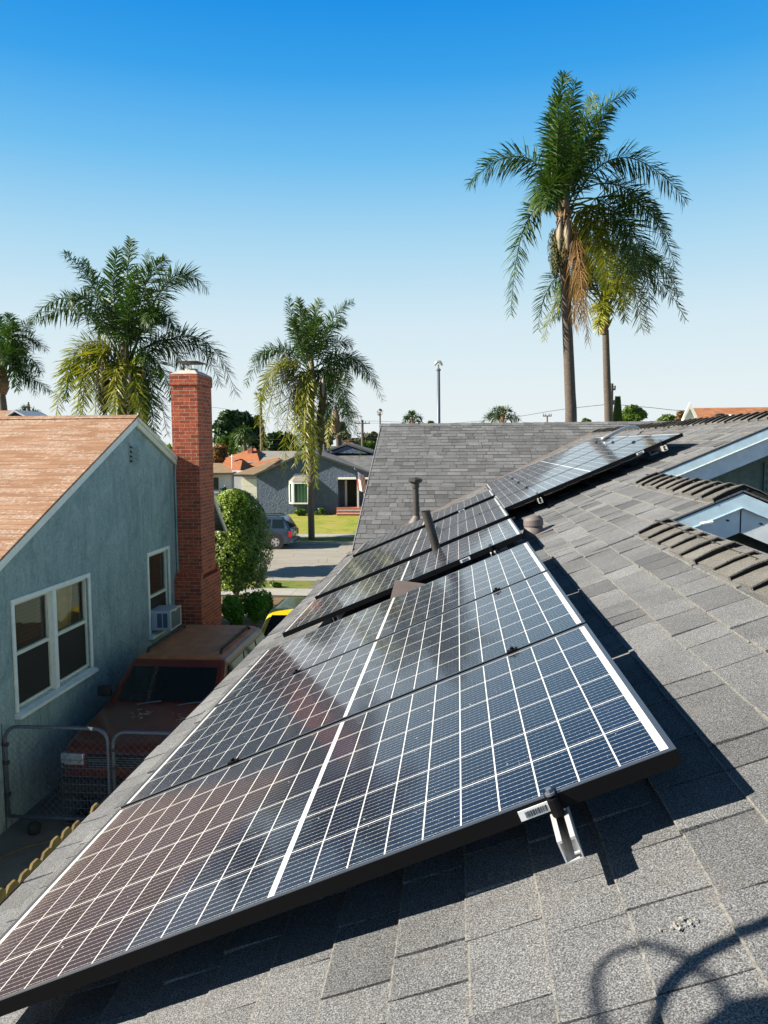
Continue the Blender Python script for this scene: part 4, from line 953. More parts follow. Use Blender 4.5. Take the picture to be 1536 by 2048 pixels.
for k in range(9):
    z = .04+k*(H_-.04)/8
    mb.tube([(0, 0, z), (W_, 0, z), (W_, D_, z), (0, D_, z), (0, 0, z)], .004, 4)
for k in range(16): mb.tube([(W_*k/15, 0, .02), (W_*k/15, 0, H_)], .002, 3); mb.tube([(W_*k/15, D_, .02), (W_*k/15, D_, H_)], .002, 3)
mb.build('wire_frame', M_steel, t)
mb = MB(); mb.box((.02, .02, .02), (W_-.02, D_-.02, .05)); mb.build('tray', M_rubber, t)
p = PZ(68, 1648, ZG+.12); mb = MB(); mb.tube([Vector((p.x, p.y-.0, ZG+z)) for z in (0, .015, .05, .10, .135, .15)], [.04, .06, .075, .075, .05, .015], 16); one('ball', mb, M_rubber, 'dark round ball resting in front of the chain link gate', 'ball', smooth=True)
p = [PZ(x, y, ZG+.01) for x, y in ((0, 1715), (60, 1692), (95, 1684), (140, 1668), (190, 1645))]; mb = MB(); mb.tube(smoothpts(p), .008, 6); one('cord', mb, M_wood, 'thin tan cord lying across the dark concrete before the gate', 'cord')

# ------------------------------------------------------------------ houses across the street
def far_house(): pass
GY = 57.0
gh_ = thing('grey_house', 'blue grey stucco house with white bay window and dark front door across the street', 'house', (0, 0, 0))
a0 = PY(513, 949, GY); ap = PY(618, 903, GY); a1 = PY(742, 947, GY)
mb = MB(); zw = ZS+.28
bx0, bx1 = PY(575, 980, GY).x, PY(627, 980, GY).x; dx0, dx1 = PY(676, 990, GY).x, PY(720, 990, GY).x; dz0, dz1 = PY(700, 1023, GY).z, PY(700, 958, GY).z
zl = a0.z
# wall pieces round the recessed porch
mb.quad([Vector((a0.x, GY, zw)), Vector((dx0, GY, zw)), Vector((dx0, GY, dz1)), Vector((a0.x, GY, dz1))])
def zroofg(x): return ap.z+(a0.z-ap.z)*(ap.x-x)/(ap.x-a0.x) if x < ap.x else ap.z+(a1.z-ap.z)*(x-ap.x)/(a1.x-ap.x)
mb.quad([Vector((a0.x, GY, dz1)), Vector((a1.x, GY, dz1)), Vector((a1.x, GY, zroofg(a1.x)-.05)), Vector((ap.x, GY, ap.z-.05)), Vector((a0.x, GY, a0.z-.05))])
mb.box((dx0-.02, GY+.001, zw), (dx0+.0, GY+1.1, dz1)); mb.box((dx0, GY+1.1, zw), (a1.x+3, GY+1.2, dz1)); mb.box((a0.x, GY+.01, zw), (a0.x+.1, GY+10, a0.z))
mb.build('wall', M_grey, gh_)
def rp_(name, pts, th, mat, parent): m_ = MB(); m_.prism([Vector(p) for p in pts], (0, 0, -th)); return fixn(m_.build(name, mat, parent))
def slope_roof(name, p_top, p_low, y0, y1, matl, parent, th=.10):
    """plane between two x/z points, running along y; local x = y axis, local y = down the slope"""
    T = Vector((p_top[0], y0, p_top[1])); D = Vector((p_low[0]-p_top[0], 0, p_low[1]-p_top[1])); L_ = D.length; D.normalize(); Y = Vector((0, 1, 0)); Nn = Y.cross(D)
    if Nn.z < 0: Nn = -Nn
    m_ = MB(); m_.box((0, 0, -th), (y1-y0, L_, 0)); o = m_.build(name, matl, parent)
    o.matrix_local = Matrix(((Y.x, D.x, Nn.x, T.x), (Y.y, D.y, Nn.y, T.y), (Y.z, D.z, Nn.z, T.z), (0, 0, 0, 1))); return o
kL = (a0.z-ap.z)/(a0.x-ap.x); kR = (a1.z-ap.z)/(a1.x-ap.x)
slope_roof('roof', (ap.x, ap.z+.08), (a0.x-.25, a0.z+.08-.25*kL), GY-.35, GY+9, M_farlight, gh_); slope_roof('roof', (ap.x, ap.z+.08), (a1.x+.5, a1.z+.08+.5*kR), GY-.35, GY+6, M_fargrey, gh_)
for (xa, za, xb, zb_) in ((ap.x, ap.z, a0.x-.25, a0.z-.25*kL), (ap.x, ap.z, a1.x+.5, a1.z+.5*kR)):
    m_ = MB(); m_.prism([Vector((xa, GY-.38, za+.07)), Vector((xb, GY-.38, zb_+.07)), Vector((xb, GY-.38, zb_-.07)), Vector((xa, GY-.38, za-.07))], (0, .03, 0)); fixn(m_.build('rake_board', M('dark_trim', (.035, .04, .05), .7, .1), gh_))
# main roof behind, facing us
q0 = PY(648, 907, GY+4.8); q1 = PY(735, 944, GY+.6)
m_ = MB(); L_ = 5.2; zrm = PY(690, 906, GY+5.5).z
o = roofplane('roof', (q0.x, GY+5.5, zrm), 5.2, zrm-(a1.z+.0), q0.x-2.5, q0.x+14, M_fargrey, gh_, -1)
roofplane('roof', (q0.x, GY+5.5, zrm), 5.2, zrm-(a1.z), q0.x-2.5, q0.x+14, M_fargrey, gh_, 1)
m_ = MB(); m_.box((a1.x+.3, GY+1.21, zw), (q0.x+13.5, GY+10.3, a1.z-.1)); m_.build('wall', M_grey, gh_)
# small dark gable over the ridge
gA, gB, gC = PY(648, 906, GY+4.6), PY(693, 890, GY+4.6), PY(745, 907, GY+4.6)
m_ = MB(); m_.prism([gA+Vector((.4, .1, .0)), gB+Vector((0, .1, -.08)), gC+Vector((-.4, .1, 0))], (0, 4, 0)); fixn(m_.build('gable_wall', M_grey, gh_))
for a, b in ((gA, gB), (gC, gB)):
    m_ = MB(); m_.prism([a, b, b+Vector((0, 0, .14)), a+Vector((0, 0, .14))], (0, .12, 0)); fixn(m_.build('rake_board', M('slate_trim', (.07, .08, .10), .7, .1), gh_))
    m_ = MB(); m_.prism([a+Vector((0, .1, .06)), b+Vector((0, .1, .06)), b+Vector((0, 4, .06)), a+Vector((0, 4, .06))], (0, 0, .09)); fixn(m_.build('roof', M_fargrey, gh_))
m_ = MB(); c = PY(696, 889, GY+8.5); m_.box((c.x-.4, c.y, c.z-1), (c.x+.4, c.y+.6, c.z+.18)); m_.build('chimney', M_brick, gh_)
# bay window
b_l, b_r = PY(575, 1005, GY-.55).x, PY(627.5, 1005, GY-.0).x; bz0, bz1 = PY(600, 1008, GY-.5).z, PY(600, 963, GY-.5).z; bzt = PY(600, 948.5, GY).z
fl = PY(585, 990, GY-.6).x; fr = PY(618, 990, GY-.6).x
bay = MB(); foot = [(b_l, GY), (fl, GY-.6), (fr, GY-.6), (b_r, GY)]
bay.prism([Vector((x, y, bz0)) for x, y in foot], (0, 0, .10)); bay.prism([Vector((x, y, bz1-.16)) for x, y in foot], (0, 0, .16))
def post(p, q, k0, k1): 
    a = Vector((*p, bz0+.1)); b = Vector((*q, bz0+.1)); u = a.lerp(b, k0); v = a.lerp(b, k1); n_ = (b-a).cross(Vector((0, 0, 1))).normalized()*.0
    dd = Vector((0, .07, 0)); bay.prism([u, v, v+dd, u+dd], (0, 0, bz1-.16-bz0-.1))
for p, q, w_ in ((foot[0], foot[1], .22), (foot[1], foot[2], .10), (foot[2], foot[3], .22)): post(p, q, 0, w_); post(p, q, 1-w_, 1)
bo = fixn(bay.build('bay_window', M_white, gh_))
m_ = MB()
for p, q in ((foot[0], foot[1]), (foot[1], foot[2]), (foot[2], foot[3])):
    a = Vector((*p, bz0+.1)); b = Vector((*q, bz0+.1)); h_ = Vector((0, 0, bz1-.16-bz0-.1)); o_ = Vector((0, .05, 0)); m_.quad([a+o_, b+o_, b+o_+h_, a+o_+h_])
g = G('green_curtained_glass'); x_, y_, z_ = g.xyz(); g.color(g.ramp(g.math('FRACT', g.math('MULTIPLY', x_, 4.0)), [(0, (.02, .05, .03)), (.5, (.05, .12, .07)), (1, (.02, .05, .03))])); g.set(Roughness=.08)
m_.build('pane', g.m, bo)
m_ = MB(); top = [Vector((fl+.1, GY, bzt)), Vector((fr-.1+.3, GY, bzt))]; f3 = [Vector((x, y-.03, bz1)) for x, y in foot]
m_.add([f3[0], f3[1], f3[2], f3[3], top[0], top[1]], [(0, 1, 4), (1, 2, 5, 4), (2, 3, 5)]); m_.build('roof', M_farlight, bo)
m_ = MB(); m_.tube([top[0], top[1]], .04, 6); m_.tube([f3[0], top[0]], .035, 6); m_.tube([f3[3], top[1]], .035, 6); m_.build('ridge_trim', M_white, bo)
# door, porch
dd0, dd1 = PY(690, 990, GY+1.09), PY(717, 990, GY+1.09); dzb, dzt = PY(700, 1018, GY+1.09).z, PY(700, 960, GY+1.09).z
m_ = MB(); m_.box((dd0.x, GY+1.03, dzb), (dd0.x+.17, GY+1.098, dzt)); m_.box((dd1.x-.1, GY+1.03, dzb), (dd1.x, GY+1.098, dzt)); m_.box((dd0.x+.17, GY+1.03, dzb), (dd1.x-.1, GY+1.098, dzb+.10)); do = m_.build('door', M_whitewall, gh_)
m_ = MB(); m_.box((dd0.x+.17, GY+1.05, dzb+.1), (dd1.x-.1, GY+1.09, dzt)); m_.build('dark_screen', M_dark, do)
m_ = MB(); m_.box((dd1.x-.22, GY+1.02, (dzb+dzt)/2), (dd1.x-.19, GY+1.049, (dzb+dzt)/2+.1)); m_.build('handle', M_steel, do)
m_ = MB(); e = PY(676, 956, GY-.3); m_.box((e.x, GY-.3, dz1-.02), (e.x+3.2, GY+.02, dz1+.12)); m_.build('porch_beam', M_white, gh_, bevel=.01)
pp_ = PY(716, 1000, GY-.25); m_ = MB(); m_.box((pp_.x-.07, GY-.28, ZS+.7), (pp_.x+.07, GY-.14, dz1-.03)); m_.box((pp_.x+.35, GY+.3, ZS+.6), (pp_.x+.47, GY+.42, dz1-.03)); m_.build('porch_post', M_whitewall, gh_)
s0 = PY(673, 1040, GY-.5); m_ = MB(); m_.box((s0.x, GY-.5, zw), (s0.x+3.4, GY+1.09, ZS+.82)); m_.box((s0.x+.1, GY-.85, zw), (s0.x+3.3, GY-.5, ZS+.62)); m_.box((s0.x+.15, GY-1.2, zw), (s0.x+3.2, GY-.85, ZS+.42)); m_.build('brick_step', M_brick, gh_)
m_ = MB(); m_.box((s0.x+.1, GY-.87, ZS+.621), (s0.x+3.3, GY-.48, ZS+.66)); m_.box((s0.x+.1, GY-1.22, ZS+.421), (s0.x+3.3, GY-.83, ZS+.46)); m_.build('step_tread', M_walk, gh_)
p = PY(634, 1031, GY-.02); m_ = MB(); m_.box((p.x-.18, GY-.03, p.z-.06), (p.x+.18, GY-.005, p.z+.07)); vf = m_.build('crawl_vent', M_paleboard, gh_)
m_ = MB(); 
for k in range(3): m_.box((p.x-.15+k*.11, GY-.034, p.z-.035), (p.x-.07+k*.11, GY-.0305, p.z+.045))
m_.build('vent_slot', M_steel, vf)
p = PY(687, 985, GY+1.0); m_ = MB(); m_.box((p.x-.03, GY+1.0, p.z-.06), (p.x+.03, GY+1.09, p.z+.06)); m_.build('porch_lamp', M_steel, gh_)
# flag
fp = PY(709, 943, GY-1.0); t = thing('flag', 'small striped red and white flag with starry blue canton by the porch post', 'flag', (fp.x, GY-1.0, fp.z))
m_ = MB(); m_.tube([(0.25, .75, -1.3), (0, 0, .25)], .018, 6); m_.build('pole', M_white, t)
g = G('striped_flag_cloth'); x_, y_, z_ = g.xyz()
uu = g.attr('u'); vv = g.attr('v'); st_ = g.math('LESS_THAN', g.math('FRACT', g.math('MULTIPLY', uu, 6.5)), .5)
cl = g.mix(st_, (.80, .78, .76), (.62, .012, .03)); can = g.math('MULTIPLY', g.math('GREATER_THAN', vv, .60), g.math('GREATER_THAN', uu, -1.0)); can = g.math('MULTIPLY', can, g.math('LESS_THAN', uu, .54))
sx_ = g.math('SUBTRACT', g.math('FRACT', g.math('MULTIPLY', uu, 9.5)), .5); sy_ = g.math('SUBTRACT', g.math('FRACT', g.math('MULTIPLY', vv, 14.0)), .5)
star = g.math('LESS_THAN', g.math('ADD', g.math('MULTIPLY', sx_, sx_), g.math('MULTIPLY', sy_, sy_)), .045)
g.color(g.mix(can, cl, g.mix(star, (.02, .03, .11), (.7, .7, .7)))); g.set(Roughness=.8)
nu, nv = 26, 30; vs = []; us = []; vs_ = []
for j in range(nv+1):
    for i in range(nu+1):
        u_, v_ = i/nu, j/nv
        top_ = Vector((.0+.75*u_*.95, .10*math.sin(u_*9), .12-.42*u_)); bot = Vector((.02+.95*u_*.75+.22, .14*math.sin(u_*8+1), -1.35-.22*u_))
        vs.append(bot.lerp(top_, v_)); us.append(u_); vs_.append(v_)
m_ = MB(); m_.add(vs, [(j*(nu+1)+i, j*(nu+1)+i+1, (j+1)*(nu+1)+i+1, (j+1)*(nu+1)+i) for j in range(nv) for i in range(nu)]); fo = m_.build('cloth', g.m, t, smooth=True)
for nm, dat in (('u', us), ('v', vs_)): a_ = fo.data.attributes.new(nm, 'FLOAT', 'POINT'); a_.data.foreach_set('value', dat)
# garage house
t = thing('garage_house', 'white house corner with cream garage door and tan roof left of the grey house', 'house', (0, 0, 0))
a = PY(468, 950, 60); b = PY(512, 948, 60); m_ = MB(); m_.box((a.x, 60, ZS+.2), (b.x+.4, 66, a.z)); m_.build('wall', M_whitewall, t)
ga_, gb_ = PY(484, 958, 59.9), PY(513, 958, 59.9); m_ = MB(); m_.box((ga_.x, 59.93, ZS+.25), (gb_.x+.2, 59.995, ga_.z)); gd = m_.build('garage_door', M_cream, t)
m_ = MB()
for k in range(4): m_.box((ga_.x, 59.92, ga_.z-.55*(k+1)), (gb_.x+.2, 59.929, ga_.z-.55*(k+1)+.02))
m_.build('panel_seam', M_paleboard, gd)
rt = PY(545, 921, 64); m_z = PY(468, 947, 59.4)
pa, pb, pc, pd = PY(467, 948, 59.4), PY(514, 949, 59.4), PY(563, 917, 65.5), PY(548, 919, 65.5); m_ = MB(); m_.add([pa, pb, pc, pd, pa+Vector((0, 0, -.12)), pb+Vector((0, 0, -.12)), pc+Vector((0, 0, -.12)), pd+Vector((0, 0, -.12))], [(0, 1, 2, 3), (4, 7, 6, 5), (0, 4, 5, 1), (1, 5, 6, 2), (3, 2, 6, 7), (0, 3, 7, 4)]); fixn(m_.build('roof', M_fartan, t))
m_ = MB(); m_.box((pa.x, 59.36, pa.z-.20), (pb.x, 59.44, pa.z-.05)); m_.build('fascia', M_pipe, t)
# orange roof house
t = thing('orange_roof_house', 'house with bright orange clay tile hip roofs and a small brick chimney', 'house', (0, 0, 0))
def tri_roof(name, pts, mat): m_ = MB(); m_.prism([PY(x, y, Y_) for x, y, Y_ in pts], (0, .05, -.12)); return fixn(m_.build(name, mat, t))
M_tile_lit = G('orange_clay_tile'); x_, y_, z_ = M_tile_lit.xyz(); f1 = M_tile_lit.math('FRACT', M_tile_lit.math('MULTIPLY', x_, 3.2)); f2 = M_tile_lit.math('FRACT', M_tile_lit.math('MULTIPLY', y_, 2.5))
M_tile_lit.color(M_tile_lit.mix(M_tile_lit.ramp(M_tile_lit.noise(2, 5, .7), [(.3, 0), (.7, 1)]), (.25, .078, .028), (.34, .12, .045))); M_tile_lit.set(Roughness=.8); M_tile_lit.bump(M_tile_lit.math('ADD', f1, f2), 1.0, .08); MT = M_tile_lit.m
def hiproof(x0, x1, y0, y1, zr_, ze, mat):
    """hip roof over a rectangle"""
    hy = (y1-y0)/2; xa, xb = x0+hy, max(x0+hy+.2, x1-hy); ym = (y0+y1)/2
    m_ = MB(); v = [Vector(p) for p in ((x0, y0, ze), (x1, y0, ze), (x1, y1, ze), (x0, y1, ze), (xa, ym, zr_), (xb, ym, zr_))]
    m_.add(v, [(0, 1, 5, 4), (1, 2, 5), (2, 3, 4, 5), (3, 0, 4), (3, 2, 1, 0)]); return fixn(m_.build('roof', mat, t))
zA = PY(445, 897, 80).z; zE = PY(480, 938, 74).z
hiproof(PY(395, 900, 80).x, PY(553, 900, 80).x, 74, 86, zA, PY(480, 944, 74).z, MT)
zB = PY(448, 918, 72).z; hiproof(PY(405, 930, 70).x, PY(486, 930, 70).x, 69, 75, zB, PY(470, 942, 69).z, MT)
zC = PY(520, 915, 78).z; hiproof(PY(490, 915, 76).x, PY(556, 915, 76).x, 74, 80, zC, PY(520, 932, 74).z, MT)
m_ = MB(); m_.box((PY(400, 950, 74.5).x, 74.5, ZS), (PY(530, 950, 74.5).x, 85.5, zE+.02)); m_.box((PY(408, 930, 70).x, 69.5, ZS), (PY(482, 930, 70).x, 74.5, PY(470, 942, 69).z+.02)); m_.build('wall', M_whitewall, t)
c = PY(502, 913, 79); m_ = MB(); m_.box((c.x-.24, 78.6, c.z-.4), (c.x+.22, 79.2, PY(502, 897, 79).z)); m_.build('chimney', M_brick, t)
m_ = MB(); p = PY(464, 937, 68.5); m_.tube([p, PY(464, 909, 68.5)], .04, 6); m_.tube([PY(460, 913, 68.5), PY(468, 913, 68.5)], .025, 5); m_.build('antenna', M_white, t)
# white house with topiary
t = thing('white_house', 'white house with low tan roof behind the round hedge', 'house', (0, 0, 0))
a = PY(425, 947, 61); b = PY(466, 944, 61); m_ = MB(); m_.box((a.x-6, 61, ZS+.1), (b.x, 68, a.z)); m_.build('wall', M_whitewall, t)
zz = PY(440, 946, 60.4).z; pa, pb, pc, pd = PY(380, 947, 60.4), PY(468, 945, 60.4), PY(443, 926, 65), PY(380, 926, 65); m_ = MB(); m_.add([pa, pb, pc, pd, pa+Vector((0, 0, -.12)), pb+Vector((0, 0, -.12)), pc+Vector((0, 0, -.12)), pd+Vector((0, 0, -.12))], [(0, 1, 2, 3), (4, 7, 6, 5), (0, 4, 5, 1), (1, 5, 6, 2), (3, 2, 6, 7), (0, 3, 7, 4)]); fixn(m_.build('roof', M_fartan, t))
m_ = MB(); m_.box((b.x-14, 60.34, zz-.14), (b.x+.35, 60.42, zz+.02)); m_.build('fascia', M_pipe, t)
a = PY(433, 955, 60.96); b = PY(437, 980, 60.96); m_ = MB(); m_.box((a.x-.5, 60.95, b.z), (b.x, 60.99, a.z)); m_.build('window', M_glass, t)
m_ = MB(); p = PY(466, 946, 60.8); m_.tube([p, Vector((p.x, p.y, ZS+.2))], .06, 6); m_.build('downspout', M_steel, t)
# big pale roof behind the grey house
t = thing('pale_roof_house', 'house with a long pale roof behind the grey house', 'house', (0, 0, 0))
zz = PY(560, 902, 82).z; roofplane('roof', (PY(520, 900, 82).x, 82, zz), 6, zz-PY(560, 925, 76).z, PY(524, 900, 82).x, PY(690, 900, 82).x, M_farlight, t, -1)
m_ = MB(); m_.box((PY(526, 925, 76).x, 76.5, ZS), (PY(688, 925, 76).x, 88, PY(560, 925, 76).z)); m_.build('wall', M_whitewall, t)
for (px, py0, py1) in ((648, 905, 888), (682, 893, 878)):
    m_ = MB(); m_.tube([PY(px, py0+6, 78.5), PY(px, py1, 78.5)], .12, 8); m_.build('flue', M_steel, t)
# orange shingled house far right
t = thing('orange_shingle_house', 'far house with orange shingle roof, white gable and tiny dormer over our ridge', 'house', (0, 0, 0))
zz = PY(1390, 816, 40); z1_ = PY(1390, 850, 40); xr0 = PY(1381, 818, 40).x
roofplane('roof', (xr0, 40, zz.z), 3.2, 1.5, xr0, xr0+16, M_farorange2, t, -1); roofplane('roof', (xr0, 40, zz.z), 3.2, 1.5, xr0, xr0+16, M_farorange2, t, 1)
A_, B_, C_ = PY(1380, 816, 36.7), PY(1367, 843, 36.7), PY(1394, 843, 36.7)
for a, b in ((B_, A_), (C_, A_)): m_ = MB(); dv = (a-b).normalized(); pr = Vector((-dv.z, 0, dv.x))*.14; m_.prism([a-pr*.0, b, b+Vector((0, 0, .26)), a+Vector((0, 0, .26))], (0, .1, 0)); fixn(m_.build('rake_board', M_white, t))
m_ = MB(); m_.prism([A_+Vector((0, .12, .0)), B_+Vector((0, .12, 0)), B_+Vector((0, .12, -3)), C_+Vector((0, .12, -3)), C_+Vector((0, .12, 0))], (0, .4, 0)); fixn(m_.build('gable_wall', M_cream, t))
A_, B_, C_ = PY(1463, 829, 36.9), PY(1455, 839, 36.9), PY(1474, 839, 36.9); m_ = MB(); m_.prism([A_, B_, B_+Vector((0, 0, -.6)), C_+Vector((0, 0, -.6)), C_], (0, 2, 0)); fixn(m_.build('dormer', M_paleboard, t))
m_ = MB(); m_.box((xr0+.2, 37.2, ZS), (xr0+15, 42.8, zz.z-1.4)); m_.build('wall', M_cream, t)

# ------------------------------------------------------------------ poles and wires
def upole(name, label, px, py_top, Y, r_, cross, zb=None):
    tp = PY(px, py_top, Y); t = thing(name, label, 'pole', (tp.x, Y, ZS)); m_ = MB(); m_.tube([(0, 0, 0), (0, 0, tp.z-ZS)], r_*1.15, 8, r1=r_); m_.build('shaft', M_bark2, t)
    for dz, wd in cross:
        m_ = MB(); m_.box((-wd/2, -.05, tp.z-ZS-dz-.05), (wd/2, .05, tp.z-ZS-dz+.05)); m_.build('crossarm', M_bark2, t)
        m_ = MB()
        for sx in (-.45, -.2, .2, .45): m_.tube([(sx*wd, 0, tp.z-ZS-dz+.05), (sx*wd, 0, tp.z-ZS-dz+.22)], .05, 6)
        m_.build('insulator', M_steel, t)
    return t
upole('utility_pole', 'wooden utility pole beside the middle palm, two crossarms', 724.5, 840, 92, .15, ((.4, 1.8), (1.6, 1.3)))
upole('utility_pole', 'wooden utility pole hugging the right side of the shorter tall palm', 1222.5, 767, 48, .13, ((.35, .5), (1.2, .4)))
upole('utility_pole', 'short T shaped pole top just over the ridge by the small palm', 1094.5, 831, 75, .07, ((.05, .8),))
tp = PY(877, 722, 58); t = thing('light_pole', 'tall smooth grey pole with a small twin lobed head against the sky', 'pole', (tp.x, 58, ZS)); h_ = tp.z-ZS; hb = PY(878, 738, 58).z-ZS
m_ = MB(); m_.tube([(0, 0, 0), (0, 0, hb-.15)], .19, 14, r1=.115); m_.build('shaft', M_steel, t, smooth=True)
m_ = MB(); m_.tube([(0, 0, hb-.16), (0, 0, hb-.1), (0, 0, hb-.02), (0, 0, hb+.05)], [.12, .17, .17, .08], 12); m_.tube([(0, 0, hb+.04), (0, 0, h_-.25)], .055, 8); m_.build('collar', M_steel, t)
m_ = MB(); m_.tube([(-.26, 0, h_-.34), (-.2, 0, h_-.16), (-.05, 0, h_-.04), (.1, 0, h_-.06), (.22, 0, h_-.22), (.28, 0, h_-.34)], [.04, .10, .11, .11, .09, .04], 10); m_.build('lamp_head', M_conduit, t, smooth=True)
def wire(label, pts, r_=.02):
    m_ = MB(); m_.tube(smoothpts([PY(*p) for p in pts], 6), r_, 4); one('overhead_wire', m_, M_wire, label, 'wire')
wire('thin overhead wire sagging towards the shorter tall palm from the left', [(560, 851, 90), (724, 842, 92), (877, 847, 85), (1000, 838, 75), (1116, 820, 60), (1222, 808, 48)], .016)
wire('thin overhead wire sagging from the shorter tall palm to the orange shingle house', [(1222, 808, 48), (1300, 815, 48), (1385, 822, 48), (1600, 822, 48)], .014)
wire('low pair of utility wires crossing behind the middle palm, upper one', [(600, 875, 92), (660, 876, 92), (724, 876, 92), (900, 873, 92)], .03)
wire('low thick utility wire below the other one behind the middle palm', [(420, 880, 95), (600, 878.5, 92), (724, 878, 92), (900, 876, 92)], .02)
wire('faint wire high between the chimney and the middle palm', [(300, 810, 70), (430, 815, 72), (560, 838, 80), (724, 846, 92), (900, 847, 92), (1100, 849, 92)], .012)

# ------------------------------------------------------------------ palms
def frond(base, ctrl, tip, wid, nl, mat, parent, seed, droop=.35, start=.14, name='frond', tintb=.5, ratt=.0, lw=.036, ribr=.030):
    rnd = random.Random(seed); mb = MB(); L_ = (tip-base).length+ .2*((ctrl-base).length+(tip-ctrl).length-(tip-base).length)
    def P(t_): return base*(1-t_)**2+ctrl*(2*t_*(1-t_))+tip*t_*t_
    def T(t_): return ((ctrl-base)*(2*(1-t_))+(tip-ctrl)*(2*t_)).normalized()
    n = 14; mb.tube([P(k/n) for k in range(n+1)], [ribr*(1-.9*k/n)+.004 for k in range(n+1)], 5, tint=tintb)
    nrib = len(mb.f); G_ = Vector((0, 0, -1))
    sw = T(.5).cross(Vector((0, 0, 1)));
    if sw.length < .05: sw = Vector((1, 0, 0))
    sw.normalize(); roll0 = rnd.uniform(-.25, .25)
    for i in range(nl):
        t_ = start+(1-start)*(i+rnd.random()*.7)/nl; p = P(t_); tg = T(t_)
        side = tg.cross(Vector((0, 0, 1)))
        if side.length < .25: side = sw-tg*sw.dot(tg)
        side.normalize(); nn = side.cross(tg).normalized()
        env = min(1, (t_-start)/.12+.35)*(1-.62*max(0, (t_-.55)/.45)**1.4)
        for sg in (-1, 1):
            if rnd.random() < .04: continue
            ln = wid*env*rnd.uniform(.70, 1.12); el = rnd.choice((-1.15, -.6, -.1, .35, .8, 1.3))+rnd.uniform(-.22, .22)+roll0*sg
            fw = .38+.5*t_+rnd.uniform(-.22, .28)
            d = (side*sg*math.cos(el)+nn*math.sin(el)+tg*fw).normalized()
            w_ = lw*(.7+.5*env); wv = d.cross(nn+side*.3*rnd.uniform(-1, 1)).normalized()*w_*.5
            dr = droop*rnd.uniform(.5, 2.0)
            q1 = p+d*ln*.38+G_*ln*.04*dr; q2 = p+d*ln*.72+G_*ln*.22*dr; q3 = p+d*ln*.97+G_*ln*.50*dr
            tt = min(1, max(0, rnd.gauss(.45, .22)))
            mb.add([p-wv*.35, p+wv*.35, q1+wv, q1-wv, q2+wv*.8, q2-wv*.8, q3], [(0, 1, 2, 3), (3, 2, 4, 5), (5, 4, 6)], tt)
    return mb.build(name, mat, parent)
